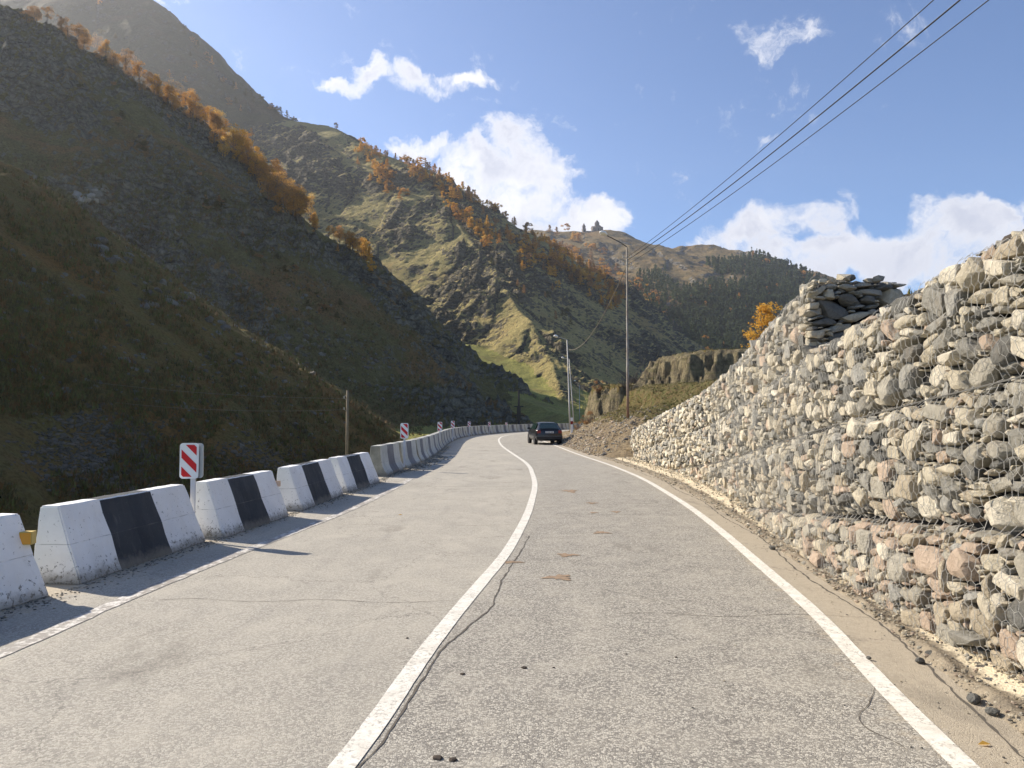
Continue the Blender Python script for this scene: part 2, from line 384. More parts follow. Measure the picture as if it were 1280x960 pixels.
def f_rock(c1, c2):
    def fn(t, b):
        P = t.pos; oi = t.new('ShaderNodeObjectInfo').outputs['Random']
        n = t.noise(P, 9, 7, .74, .8); n2 = t.noise(P, 45, 6, .78)
        c = t.mix(t.ramp(n, .32, .68), c1, c2)
        c = t.mix(t.ramp(n2, .52, .72, 0, .5), c, tuple(x*.42 for x in c1)); c = t.mix(t.ramp(t.noise(P, 3.3, 4, .6), .52, .70, 0, .28), c, (.36,.28,.18))
        vein = t.voro(t.vmath('ADD', P, t.vmath('SCALE', t.noise(P, 5, 3, color=True), sc=.25)), 6, 'DISTANCE_TO_EDGE')
        c = t.mix(t.ramp(vein, 0, .018, .55, 0), c, tuple(x*.45 for x in c1))
        c = t.mix(t.ramp(oi, 0, 1, 0, .25, False), c, tuple(min(1, x*1.25) for x in c2))
        t.set(b, 'Base Color', c); t.set(b, 'Roughness', .88)
        t.set(b, 'Normal', t.bump(t.math('ADD', n, t.math('MULTIPLY', n2, .5)), 1.0, .05))
    return fn
ROCKM = [mat('stone_%s' % nm, f_rock(*p)) for nm, p in zip(['cream','pale','grey','warm_grey','slate','pink','ochre','light_grey'], PAL)]
mat('brown_clod', col=(.27,.21,.14), rough=.95); mat('dark_clod', col=(.07,.055,.042), rough=.95); mat('gap_shade', col=(.04,.038,.035), rough=1)  # last one: shade between the wall stones, put into the backing's colour
mat('basket_wire', col=(.17,.165,.15), rough=.6, metal=.2); mat('wire', col=(.36,.35,.32), rough=.6, metal=.2)
def f_leaf(c1, c2, c3):
    def fn(t, b):
        oi = t.new('ShaderNodeObjectInfo').outputs['Random']
        n = t.noise(t.pos, 1.2, 3, .6)
        c = t.mix(t.ramp(n, .35, .65), c1, c2); c = t.mix(t.math('MULTIPLY', oi, .75), c, c3)
        t.set(b, 'Base Color', c); t.set(b, 'Roughness', .8); t.set(b, 'Specular IOR Level', .1)
        tr = t.new('ShaderNodeBsdfTranslucent'); t.set(tr, 'Color', c)
        ms_ = t.new('ShaderNodeMixShader', inp={0: .45}); t.l.new(b.outputs[0], ms_.inputs[1]); t.l.new(tr.outputs[0], ms_.inputs[2])
        t.l.new(ms_.outputs[0], t.n['Material Output'].inputs[0])
    return fn
mat('leaf_orange', f_leaf((.58,.30,.075), (.46,.23,.06), (.62,.36,.11))); mat('leaf_gold', f_leaf((.70,.40,.07), (.60,.32,.05), (.70,.46,.12)))
mat('leaf_brown', f_leaf((.40,.24,.11), (.32,.185,.09), (.44,.27,.13))); mat('leaf_olive', f_leaf((.09,.10,.04), (.12,.11,.05), (.16,.12,.05)))
mat('needle_dark', f_leaf((.095,.125,.06), (.07,.095,.05), (.12,.135,.065)))
mat('bark', col=(.13,.11,.09), rough=.95); mat('twig', col=(.20,.15,.115), rough=.95)
def f_wood(t, b):
    n = t.noise(t.mapv(t.pos, (14,14,.8)), 3, 5, .7)
    t.set(b, 'Base Color', t.mix(t.ramp(n, .35, .65), (.30,.235,.15), (.16,.125,.085))); t.set(b, 'Normal', t.bump(n, .5, .01))
mat('weathered_wood', f_wood, rough=.9)
def f_pole(t, b):
    P = t.pos; z = t.new('ShaderNodeSeparateXYZ', inp={0: P}).outputs[2]
    n = t.noise(t.mapv(P, (6,6,1.1)), 1.7, 5, .7)
    c = t.mix(t.ramp(n, .4, .62), (.36,.33,.28), (.22,.16,.115)); c = t.mix(t.ramp(t.math('ADD', z, t.math('MULTIPLY', n, 3)), 5.6, 3.4, 0, .75), c, (.27,.13,.075))
    t.set(b, 'Base Color', c)
mat('rusty_pole', f_pole, rough=.7); mat('galvanised', col=(.46,.44,.40), rough=.55, metal=.2); mat('dark_metal', col=(.05,.05,.05), rough=.6, metal=.4)
mat('lamp_white', col=(.75,.74,.70), rough=.3); mat('insulator', col=(.35,.33,.30), rough=.3); mat('cable', col=(.018,.018,.02), rough=.6)
mat('thin_cable', col=(.20,.17,.13), rough=.6)
mat('car_paint', col=(.010,.011,.014), rough=.25, spec=.6); mat('tyre', col=(.02,.02,.02), rough=.9); mat('rim', col=(.38,.38,.38), rough=.35, metal=.7)
mat('car_glass', col=(.012,.03,.027), rough=.05, spec=.9); mat('tail_red', col=(.22,.008,.010), rough=.25, spec=.5); mat('plate', col=(.62,.62,.60), rough=.4)
mat('plate_ink', col=(.03,.03,.05), rough=.5); mat('plastic_trim', col=(.02,.02,.022), rough=.5); mat('trim_grey', col=(.16,.17,.18), rough=.35)
def f_church(t, b):
    n = t.noise(t.pos, .5, 4); t.set(b, 'Base Color', t.mix(n, (.26,.225,.19), (.18,.155,.14)))
mat('church_stone', f_church, rough=.9); mat('church_roof', col=(.17,.145,.13), rough=.9); mat('hut_white', col=(.75,.75,.73), rough=.7)
mat('opening_dark', col=(.015,.015,.018), rough=.9)
# ------------------------------------------------------------------ road lines (measured on the ground)
cen = curve([grd(410,985), grd(437,955), grd(480,890), grd(520,830), grd(537.5,806), grd(596,735), grd(633,693), grd(660,643), grd(670,606), grd(661.8,581), grd(633,562), grd(625,555.8), (-1.15,64), (-.6,75), (.9,83), (3.0,91), (5.6,99), (11,112), (18,126), (27,142), (-1.05,2.6), (-1.7,-2), (-3.0,-14)])
rig = curve([grd(1193,947), grd(1089,843), grd(1027,772), grd(943,700), grd(902,664), grd(860,632), grd(804,598), grd(757,579), grd(726,569.5), grd(707,562), (2.55,49), (2.1,60), (2.3,68), (3.2,76), (4.6,84), (6.6,92), (9.4,100), (15,112), (22,125), (31,141), (2.05,2.5), (1.6,-2), (.3,-14)])
lef = curve([(-3.98,3.5), grd(0,820), grd(131,759), grd(280,699), grd(440,637), grd(502,606), (-2.85,25), (-2.9,31), (-3.3,43), (-3.9,56), (-3.9,66), (-3.3,74), (-2.0,81), (-.1,88), (3,97), (8,108), (16,124), (24,140), (-4.2,2), (-4.7,-2), (-6.0,-14)])
bar = curve([(-5.3,0.5), (-4.72,5), (-4.42,7.5), (-4.15,11), (-3.85,15.5), (-3.6,19), (-3.7,22.4), (-3.42,26), (-3.35,30), (-3.5,36), (-3.8,43), (-4.2,52), (-4.4,62), (-4.1,70), (-3.2,77), (-1.5,84), (.5,91), (2.6,98), (5.5,105), (10,115), (17.5,130), (24,142), (-6.3,-4), (-7.8,-14)])
# ------------------------------------------------------------------ mountains from their crests
def crest(pts): return np.array([at(*p) if len(p) == 3 else p[:3] for p in pts])
def P3(x, y, z): return (x, y, z, 0)
cr_A = crest([P3(-70,-30,24), P3(-64,20,27), P3(-58,50,28), (0,205,78), (60,240,86), (130,290,94), (215,350,106), (300,410,120), (370,455,136), (420,492,150), (480,533,165)])
def chaikin(c, n=2):
    for _ in range(n):
        q = [c[0]]
        for a_, b_ in zip(c[:-1], c[1:]): q += [a_*.75+b_*.25, a_*.25+b_*.75]
        c = np.array(q+[c[-1]])
    return c
cr_A = chaikin(cr_A)
cr_B = crest([P3(-190,60,50), P3(-178,140,72), (-90,30,222), (0,8,236), (60,50,252), (100,76,262), (150,108,276), (200,148,290), (250,196,303), (300,246,315), (345,288,323), (385,330,329), (450,382,335), (476,412,335), (494,446,331), (508,488,325), (518,524,318)])
cr_C = crest([(-160,60,1080), (-60,-10,1040), (60,-34,1000), (120,-34,970), (186,-4,930), (215,40,905), (235,72,890), (252,88,880), (300,113,855), (330,130,840), (362,150,820), (400,180,790)])
cr_shade = crest([P3(-205,360,140), P3(-218,410,158), P3(-232,470,176), P3(-245,530,192), P3(-280,610,222), P3(-310,690,256), P3(-328,750,278)])  # added ridge, unseen behind the left one, to shade the middle mountain and meadow
cr_D1 = crest([(362,151,790), (385,153,775), (420,160,742), (450,178,716), (480,193,692), (500,200,674), (525,210,658), (560,236,663), (600,260,672), (650,287,684), (700,314,698), (740,340,712), (770,366,724), (800,395,738), (830,430,752), (850,470,765)])
cr_D2 = crest([(525,212,655), (545,240,615), (562,262,575), (580,292,535), (602,318,500), (625,352,460), (648,388,420), (664,402,390), (676,430,365), (690,455,335), (700,490,300), (704,512,270)])
cr_D3 = crest([(400,158,750), (420,195,700), (440,235,640), (458,270,590), (475,320,530), (492,365,480)])
cr_M = crest([(440,372,420), (480,402,385), (520,430,350), (560,452,315), (600,474,280), (640,494,245), (680,512,215), (720,526,190), (760,534,175)])
cr_E = crest([(600,300,1750), (650,292,1680), (690,289,1640), (715,289,1610), (735,291,1600), (765,293,1600), (800,305,1620), (830,312,1640), (860,309,1660), (885,307,1650), (910,313,1620), (935,318,1590), (970,331,1560), (1000,343,1540), (1030,354,1520), (1080,376,1500), (1150,400,1480), (1260,430,1450), (1400,450,1400)])
cr_E2 = crest([(800,306,1600), (815,330,1480), (822,352,1380), (840,372,1300), (850,392,1200), (862,414,1100)])
cr_E3 = crest([(910,314,1600), (900,334,1470), (885,352,1380), (905,372,1280), (900,400,1150)])
cr_E4 = crest([(1000,344,1530), (985,370,1400), (960,395,1250)])
cr_E5 = crest([(735,292,1595), (748,320,1480), (758,345,1380), (772,372,1280), (800,400,1150)])
def cone(x, y, cr, s_l, s_r, seed=0, rib=0.0, ribs=60.0, warp=0.0):
    """height under a crest line: falls away at its own slope on each side, with ribs running downhill"""
    best = np.full(x.shape, -1e9); bd = np.zeros(x.shape); ba = np.zeros(x.shape); arc = 0.0
    for i in range(len(cr)-1):
        a, b_ = cr[i], cr[i+1]; dx, dy = b_[0]-a[0], b_[1]-a[1]; L2 = dx*dx+dy*dy; L = math.sqrt(L2)
        t = np.clip(((x-a[0])*dx+(y-a[1])*dy)/L2, 0, 1)
        ex = x-(a[0]+t*dx); ey = y-(a[1]+t*dy); d = np.hypot(ex, ey)
        side = np.clip((dx*(y-a[1])-dy*(x-a[0]))/(L*d+1e-6), -1, 1)
        s = (s_l+s_r)/2+(s_l-s_r)/2*side
        h = a[2]+t*(b_[2]-a[2])-s*d
        m = h > best; best = np.where(m, h, best); bd = np.where(m, d, bd); ba = np.where(m, arc+t*L, ba); arc += L
    if rib:
        n = fbm(ba/ribs+.15*gnoise(bd/40, ba/80, seed+9), bd/(ribs*3.2), 4, seed, .55, True)
        best = best+n*rib*np.clip(bd/35, 0, 1)
    return best, bd
def smax(a, b, k): return .5*(a+b+np.sqrt((a-b)**2+k*k))
def base_h(x, y):
    left = bar(np.clip(y, -14, 142))-.5-x
    v = -.25-3.6*sstep(left, .3, 9)*(1-sstep(y, 50, 110))-.6*sstep(left, -.2, 1.0)
    right = sstep(x-rig(np.clip(y, -14, 142)), 1, 4)
    return v-.6*(1-sstep(left, -.6, .2))+fbm(x/3, y/3, 3, 5)*.25*sstep(left, 0, 3)
def terrain(x, y):
    r = np.hypot(x, y)
    hb = base_h(x, y)
    hM, dM = cone(x, y, cr_M, .30, .42, 31, 1.0, 25); hM = hM+fbm(x/6, y/6, 4, 32)*.7
    hA, dA = cone(x, y, cr_A, .70, .74, 41, 1.5, 22); 
    hA = hA + fbm(x/14, y/14, 4, 42)*1.8*np.clip(dA/6, .45, 1) + fbm(x/1.3, y/1.3, 4, 44)*.24 + fbm(x/4, y/4, 4, 46, .6, True)*.45
    hB, dB = cone(x, y, cr_B, .95, .84, 51, 11, 58)
    cr = fbm(x/17+.3*gnoise(x/30, y/30, 3), y/17, 6, 52, .58, True)
    cmB = sstep(fbm(x/48, y/48, 3, 57), -.15, .25)
    hB = hB+(cr-.3)*(3.0+8.5*cmB)*np.clip(dB/16, .10, 1)+fbm(x/3.5, y/3.5, 4, 53, .6, True)*(.5+1.3*cmB)+fbm(x/70, y/70, 3, 58)*9*np.clip(dB/40, 0, 1)
    hC, dC = cone(x, y, cr_C, .9, 1.2, 61, 14, 90); hShade, dShade = cone(x, y, cr_shade, 1.4, 1.4, 65, 8, 50); hC = np.maximum(hC, hShade)  # hazy mountain joined with the added shading ridge
    hC = hC+fbm(x/30, y/30, 6, 62, .58, True)*7*np.clip(dC/30, .12, 1)
    h1, d1 = cone(x, y, cr_D1, .85, .80, 71, 11, 75); h2, d2 = cone(x, y, cr_D2, .80, .78, 73, 7, 55)
    h3, d3 = cone(x, y, cr_D3, .85, .80, 75, 7, 45)
    hD = smax(smax(h1, h2, 6), h3, 6)-4; dD = np.minimum(np.minimum(d1, d2), d3); 
    cr = fbm(x/26+.35*gnoise(x/45, y/45, 4), y/26+.2*gnoise(x/33, y/33, 14), 7, 76, .6, True)
    cm = sstep(fbm(x/75, y/75, 3, 77), -.18, .28)
    hD = hD+3+(cr-.3)*(3+12.5*cm)*np.clip(dD/14, np.where(y < 480, .5, .15), 1)+fbm(x/5, y/5, 4, 79, .62, True)*(.8+2.2*cm)
    S = np.stack([hb, hM, hA, hB, hC, hD]); idx = np.argmax(S, 0)
    h = smax(hb, hM, 1.2); h = smax(h, hA, 1.2); h = smax(h, hB, 1.5); h = smax(h, hC, 3); h = smax(h, hD, 3)
    h = np.where(left_clear(x, y), np.minimum(h, -.35), h)
    return h, idx
def left_clear(x, y):
    yy = np.clip(y, -14, 142)
    return (x > bar(yy)-.6) & (x < 60) & (y < 142)
def polar_grid(az0, az1, dstep, r0, r1, q, fn):
    az = np.radians(np.arange(az0, az1+dstep, dstep)); n = int(math.log(r1/r0)/math.log(1+q))+1
    r = r0*(1+q)**np.arange(n)
    Rr, A = np.meshgrid(r, az, indexing='ij'); x = Rr*np.sin(A); y = Rr*np.cos(A)
    h, idx = fn(x, y)
    return x, y, h, idx, az, r
def grid_faces(nr, nc):
    i = np.arange(nr-1)[:, None]*nc+np.arange(nc-1)[None, :]
    return np.stack([i, i+1, i+nc+1, i+nc], -1).reshape(-1, 4)
def split_mesh(x, y, h, idx, sel, name, m, **kw):
    nr, nc = x.shape; Fc = grid_faces(nr, nc); fi = idx[:-1, :-1].reshape(-1); keep = np.isin(fi, sel); Fc = Fc[keep]
    used, inv = np.unique(Fc, return_inverse=True); V = np.stack([x.ravel(), y.ravel(), h.ravel()], -1)[used]
    me = mesh_np(name, V, inv.reshape(-1, 4), [m]); return link(name, me, kind='structure', **kw)
TX, TY, TH, TI, TAZ, TR = polar_grid(-54, 19, .15, 6.5, 1150, .0030, terrain)
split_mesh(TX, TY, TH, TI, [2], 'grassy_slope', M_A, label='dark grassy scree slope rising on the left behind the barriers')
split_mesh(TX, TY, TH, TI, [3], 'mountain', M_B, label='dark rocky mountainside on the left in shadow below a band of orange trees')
split_mesh(TX, TY, TH, TI, [4], 'mountain', M_C, label='hazy shaded mountain at top left behind the nearer ridge')  # mesh also carries the unseen ridge added for its shadow
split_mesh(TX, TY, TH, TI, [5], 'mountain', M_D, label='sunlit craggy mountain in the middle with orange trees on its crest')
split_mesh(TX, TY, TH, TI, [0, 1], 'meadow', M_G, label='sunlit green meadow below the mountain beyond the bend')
def far_terrain(x, y):
    h, d = cone(x, y, cr_E, .55, .42, 91, 14, 160)
    for k, (c_, s_) in enumerate(((cr_E2, .55), (cr_E3, .5), (cr_E4, .5), (cr_E5, .6))):
        h2, d2 = cone(x, y, c_, s_, s_, 93+k, 8, 90); h = smax(h, h2, 10); d = np.minimum(d, d2)
    h = h-4+fbm(x/60, y/60, 6, 97, .55, True)*9*np.clip(d/40, .1, 1)
    fl = -9+.11*np.clip(y-480, 0, 2000)+fbm(x/50, y/50, 4, 99)*5; return np.maximum(h, fl), np.zeros(h.shape, int)
EX, EY, EH, EI, EAZ, ER = polar_grid(-2.5, 42, .17, 520, 2000, .0042, far_terrain)
split_mesh(EX, EY, EH, EI, [0], 'mountain', M_E, label='far brown mountain with a church on top and conifer forest on its flank')
gm = MB(); gm.add([(-1490,-240,-9.5),(1890,-240,-9.5),(1890,2290,-9.5),(-1490,2290,-9.5)], [(0,1,2,3)])
gm.build('ground', MATS['meadow_grass'], kind='structure', label='valley ground reaching to the horizon')
def caster(X, Y, H, AZ, Rr):
    el_ = np.ascontiguousarray(((H-CAM_H)/Y).T)
    def f(px, py, rmin=0):
        v = ray(px, py); a = math.atan2(v[0], v[1]); c = (a-AZ[0])/(AZ[1]-AZ[0]); i = int(round(c))
        if i < 0 or i >= len(AZ): return None
        e = v[2]/v[1]; col = el_[i]; k = np.argmax((col >= e) & (Rr > rmin))
        if not (col[k] >= e and Rr[k] > rmin): return None
        return (v[0]/v[1]*Y[k, i], Y[k, i], H[k, i])
    return f
cast_near = caster(TX, TY, TH, TAZ, TR); cast_far = caster(EX, EY, EH, EAZ, ER)
# ------------------------------------------------------------------ road
def frame(f, y, e=.4):
    """unit tangent and right-hand normal of the curve x=f(y) at y"""
    dx = (f(y+e)-f(y-e))/(2*e); L = math.hypot(dx, 1); return (dx/L, 1/L), (1/L, -dx/L)
ys = np.concatenate([np.arange(-12, 40, .2), np.arange(40, 142, .6)])
def strip(name, fl, fr, m, z=0.0, nx=2, y0=-12, y1=141, zf=None, attrs=None, jag=0, **kw):
    yy = ys[(ys >= y0) & (ys <= y1)]; xl = np.array([fl(v) for v in yy]); xr = np.array([fr(v) for v in yy])
    if jag: xl = xl+fbm(yy*2, yy*0+3, 4, 5)*jag; xr = xr+fbm(yy*2, yy*0+9, 4, 6)*jag
    t = np.linspace(0, 1, nx); X = xl[:, None]*(1-t)+xr[:, None]*t; Y = np.repeat(yy[:, None], nx, 1)
    Z = np.full(X.shape, z) if zf is None else zf(X, Y, t[None, :]+0*X)
    me = mesh_np(name, np.stack([X, Y, Z], -1).reshape(-1, 3), grid_faces(len(yy), nx), [m])
    for k, fn in (attrs or {}).items():
        a = me.attributes.new(k, 'FLOAT', 'POINT'); a.data.foreach_set('value', fn(X, Y, t[None, :]+0*X).astype(np.float32).ravel())
    return link(name, me, **kw)
def road_z(X, Y, t=None): return .0+0*X
EDGE = .44
def coarse(X, Y, t):
    c = sstep(X-np.interp(Y, ys, [cen(v) for v in ys]), -.1, .15)
    return np.clip(c*(.65+.35*sstep(Y, 24, 10))+.22*sstep(Y, 9, 4), 0, 1)
def dustf(X, Y, t):
    xr = np.interp(Y, ys, [rig(v) for v in ys]); xb = np.interp(Y, ys, [bar(v) for v in ys])
    d = np.clip(1-np.abs(X-(xr+.35))/.62, 0, 1)*.78+.26*sstep(X-xr, -1.1, 0)
    d2 = np.clip(1-(X-xb)/.75, 0, 1)*.7
    return np.maximum(d, d2)+.25*sstep(Y, 18, 40)*np.clip(1-(xr-X)/1.6, 0, 1)
road = strip('road', lambda y: bar(y)-.55, lambda y: rig(y)+EDGE+.15, MATS['asphalt'], nx=46, attrs={'coarse': coarse, 'dust': dustf},
             kind='structure', label='weathered two lane asphalt road curving left then right round the bend')
for f, wd, m, y1, lb in ((cen, .15, 'line_paint', 140, 'white centre line painted on the road'), (rig, .15, 'line_paint', 58, 'white edge line along the right side of the road')):
    yy = ys[(ys >= -12) & (ys <= y1)]; V = []
    for v in yy:
        _, nrm = frame(f, v); j = fbm(np.array([v*5.]), np.array([1.]), 3, 8)[0]*.012; j2 = fbm(np.array([v*5.]), np.array([4.]), 3, 9)[0]*.012
        wd = .135; x = float(f(v)); V += [(x-nrm[0]*(wd/2+j), v-nrm[1]*wd/2, .005), (x+nrm[0]*(wd/2+j2), v+nrm[1]*wd/2, .005)]
    me = mesh_np('road_marking', V, grid_faces(len(yy), 2), [MATS[m]]); link('road_marking', me, road, kind='structure', label=lb)
yy = ys[(ys >= -12) & (ys <= 21.6)]; V = []
for v in yy:
    _, nrm = frame(lef, v); j = fbm(np.array([v*3.]), np.array([7.]), 4, 18)[0]*.03; x = float(lef(v))
    V += [(x-nrm[0]*(.08+j), v-nrm[1]*.08, .005), (x+nrm[0]*(.08+j), v+nrm[1]*.08, .005)]
link('road_marking', mesh_np('road_marking', V, grid_faces(len(yy), 2), [MATS['worn_line_paint']]), road, kind='structure', label='worn white edge line at the foot of the barriers')
# cracks: thin dark ribbons
def ribbon(V, Fs, pts, wd):
    o = len(V)
    for i, p in enumerate(pts):
        q = pts[min(i+1, len(pts)-1)]; r_ = pts[max(i-1, 0)]; dx, dy = q[0]-r_[0], q[1]-r_[1]; L = math.hypot(dx, dy) or 1
        h = wd*.5*random.uniform(.35, 1.3) if 0 < i < len(pts)-1 else .001
        V += [(p[0]-dy/L*h, p[1]+dx/L*h, .0035), (p[0]+dy/L*h, p[1]-dx/L*h, .0035)]
    for i in range(len(pts)-1): Fs.append((o+2*i, o+2*i+1, o+2*i+3, o+2*i+2))
V = []; Fs = []
pts = []
for y in np.arange(1.5, 11.2, .07):       # broken overlay edge beside the centre line
    off = .105+.07*sstep(np.array(y), 5.6, 7.2)+.10*math.exp(-((y-7.0)/.8)**2)
    pts.append((float(cen(y))+off+.05*float(fbm(np.array([y*1.7]), np.array([2.]), 5, 3, .7)[0]), y))
ribbon(V, Fs, pts, .016)
for yb, xa, xb, wd in ((7.15, -3.3, -.55, .008), (6.75, .9, 3.05, .008), (12.2, -2.8, .1, .010), (13.6, .6, 3.0, .012), (19, -2.7, .4, .02), (25, -2.6, .4, .02), (31, -2.8, .3, .02)):
    n = int((xb-xa)/.06); ribbon(V, Fs, [(xa+(xb-xa)*k/n, yb+.05*math.sin(k*.31)+random.uniform(-.008, .008)-(xa+(xb-xa)*k/n)*.03) for k in range(n+1)], wd)
for k in range(9):                        # short wandering cracks
    x, y = random.uniform(-3, 3), random.uniform(3, 26); a = random.gauss(1.3, .6); p = [(x, y)]
    for _ in range(random.randint(5, 22)):
        a += random.gauss(0, .16); x += math.cos(a)*.07; y += math.sin(a)*.07; p.append((x, y))
    ribbon(V, Fs, p, random.uniform(.003, .006))
pts = [(float(rig(y))+EDGE*.9+.05*math.sin(y*1.3)+.06*float(fbm(np.array([y*2.4]), np.array([6.]), 5, 13, .65)[0]), y) for y in np.arange(1.2, 24, .06)]
ribbon(V, Fs, pts, .02)
me = mesh_np('crack', V, np.array(Fs), [MATS['crack']], smooth=False); link('crack', me, road, kind='stuff')
# dried mud spots and clods
def blot(cx, cy, rx, ry, z=.0045, n=64):
    V = [(cx, cy, z)]; s = random.random()*99
    for k in range(n):
        a = 2*math.pi*k/n; r_ = 1+.35*math.sin(3*a+s)+.22*math.sin(7*a+s*2)+.07*math.sin(13*a+s*3)+random.uniform(-.04, .04)
        V.append((cx+rx*r_*math.cos(a), cy+ry*r_*math.sin(a), z))
    return V, [(0, 1+k, 1+(k+1) % n) for k in range(n)]
for (px, py, rx, ry) in ((699,722,.13,.12),(709,694,.11,.10),(641,703,.10,.06),(752,666,.11,.10),(740,629,.10,.12),(713,614,.14,.3),(742,641,.06,.08),(770,640,.07,.1),(1010,660,.0,.0)):
    if not rx: continue
    x, y = grd(px, py); V, Fs = blot(x, y, rx, ry)
    V[0] = (V[0][0], V[0][1], .010)
    me = mesh_np('mud_spot', V, np.array(Fs), [MATS['dried_mud']]); link('mud_spot', me, road, kind='structure')
cl = bpy.data.meshes.new('clod'); bm = bmesh.new(); bmesh.ops.create_icosphere(bm, subdivisions=2, radius=1)
for v in bm.verts: v.co *= 1+.28*gnoise(v.co.x*1.7+5, v.co.y*1.7+v.co.z, 3); v.co.z *= .5
bm.to_mesh(cl); bm.free(); cl.materials.append(MATS['dark_clod'])
CL = ((655,835,.022,'dark clod of earth in the middle of the right lane'),(578,843,.018,'clod of earth just right of the centre line, nearer the viewpoint'),(509,798,.012,'small clod on the left lane beside the centre line'),(845,822,.010,'tiny clod alone on the right lane toward the edge line'),
      (566,950,.022,'right one of the two clods at the bottom edge of the picture'),(547,948,.026,'left one of the two clods at the bottom edge of the picture'),(783,818,.008,'tiniest clod of earth, near the middle of the right lane'),(692,835,.010,'small flat clod just right of the larger one in the lane'))
for (px, py, r_, lb) in CL:
    x, y = grd(px, py); o = link('earth_clod', cl, label=lb, cat='clod', group='clods of earth on the asphalt'); o.location = (x, y, .004); o.scale = (r_, r_, r_*.7); o.rotation_euler.z = random.random()*6
lf = MB(); lf.add([(0,0,.004),(.03,.012,.018),(.055,0,.006),(.03,-.014,.012)], [(0,1,2),(0,2,3)])
for (px, py, cname) in ((498,644,'golden'),(1222,932,'orange')):
    x, y = grd(px, py); V_ = MB(); V_.add([(0,0,.006),(.035,.016,.02),(.07,0,.008),(.035,-.018,.012)], [(0,1,2),(0,2,3)]); o = V_.build('fallen_leaf', MATS['leaf_gold'], label='%s fallen leaf lying %s' % (cname, 'on the left lane of the road' if cname == 'golden' else 'on the dirt right of the edge line'), cat='leaf'); o.location = (x, y, 0)

# ------------------------------------------------------------------ gabion wall geometry
wall_base = curve([grd(1280,852), grd(1152,781), grd(1047,718), grd(968,662), grd(902,614), grd(850,592), grd(790,573), (4.95,24), (5.1,36), (3.25,3), (3.15,1), (3.05,-3), (2.6,-12)])
WY0, WY1, STEP_Y = 0.6, 33.2, 9.75
def tier_top(k, y): return .73-.1*(y-7.4)+(k-1)*1.0
# roadside verge between asphalt and wall / bank
def verge_z(X, Y, t):
    e = np.minimum(t*6, 1); edge = np.clip((1-t)*8, 0, 1)
    z = -.012+.05*t+.05*fbm(X*2.2, Y*2.2, 4, 21)*e+.022*fbm(X*9, Y*9, 3, 22)*e+.07*np.exp(-((t-.16)/.08)**2)*.5
    return z+.02*t-.03*(1-np.minimum(t*12, 1))
def sandf(X, Y, t): return np.clip(.10+.95*np.exp(-((t-.55)/.22)**2)*(.92+.6*fbm(X*.7, Y*.5, 3, 24)), 0, 1)*sstep(Y, 36, 31)
strip('verge', lambda y: rig(y)+EDGE-.03, lambda y: wall_base(min(y, 33.5))+.4+.0*y, MATS['sandy_verge'], nx=34, y0=-11, y1=33.6, zf=verge_z, attrs={'sand': sandf}, jag=.03,
      kind='structure', label='strip of pale sand and dirt between the road and the stone wall')
# gravel scattered on the verge and beside the barriers (uncountable)
def ico(sub):
    bm = bmesh.new(); bmesh.ops.create_icosphere(bm, subdivisions=sub, radius=1)
    V = np.array([v.co[:] for v in bm.verts]); Fc = np.array([[v.index for v in f.verts] for f in bm.faces]); bm.free(); return V, Fc
I1 = ico(1); I2 = ico(2); I3 = ico(3)
def rockshape(base, seed, cuts=9, lo=.62, hi=.92):
    V, Fc = base; r_ = np.random.default_rng(seed); V = V.copy()
    for _ in range(cuts):
        n = r_.normal(size=3); n /= np.linalg.norm(n); h = r_.uniform(lo, hi); d = V@n; V -= np.clip(d-h, 0, None)[:, None]*n
    V *= (1+.10*gnoise(V[:, 0]*2+seed, V[:, 1]*2+V[:, 2], seed))[:, None]
    V /= np.abs(V).max(0); return V
def scatter(name, items, mats, shapes, Fc, **kw):
    """items: (x,y,z, sx,sy,sz, yaw, tilt, matindex)"""
    A = np.array(items); n = len(A); r_ = np.random.default_rng(3); S = np.stack(shapes)[r_.integers(0, len(shapes), n)]
    P = S*A[:, None, 3:6]; ct, st_ = np.cos(A[:, 7])[:, None], np.sin(A[:, 7])[:, None]
    y_, z_ = P[..., 1]*ct-P[..., 2]*st_, P[..., 1]*st_+P[..., 2]*ct; cy, sy = np.cos(A[:, 6])[:, None], np.sin(A[:, 6])[:, None]
    X = P[..., 0]*cy-y_*sy+A[:, None, 0]; Y = P[..., 0]*sy+y_*cy+A[:, None, 1]; Z = z_+A[:, None, 2]
    nv = S.shape[1]; Fa = (Fc[None]+(np.arange(n)*nv)[:, None, None]).reshape(-1, 3)
    me = mesh_np(name, np.stack([X, Y, Z], -1).reshape(-1, 3), Fa, mats, np.repeat(A[:, 8].astype(int), len(Fc)), smooth=False)
    return link(name, me, **kw)
peb = [rockshape(I1, 100+k, 4) for k in range(10)]
it = []
for _ in range(6500):
    y = 1.5+abs(random.random())**1.6*31; t = min(1.02, max(.02, random.choice((random.gauss(.78, .09), random.gauss(.2, .1), random.random()))))
    x = (rig(y)+EDGE)*(1-t)+(wall_base(y)+.05)*t; s = random.choice((.004, .005, .007, .010, .016))*random.uniform(.6, 1.4)*(1+y/40)
    it.append((x, y, .02+.05*t, s, s*.8, s*.6, random.random()*6, random.random(), random.choice((0,1,0,3,4,6,6,5))))
for _ in range(500):
    y = 1.5+random.random()**1.5*20; x = rig(y)+random.gauss(.15, .55); s = random.uniform(.003, .008)
    it.append((x, y, .004, s, s, s*.7, random.random()*6, 0, random.choice((0,3,4,6))))
scatter('gravel', it, ROCKM, peb, I1[1], kind='stuff', label='loose gravel and pebbles strewn over the sandy verge')
it = []
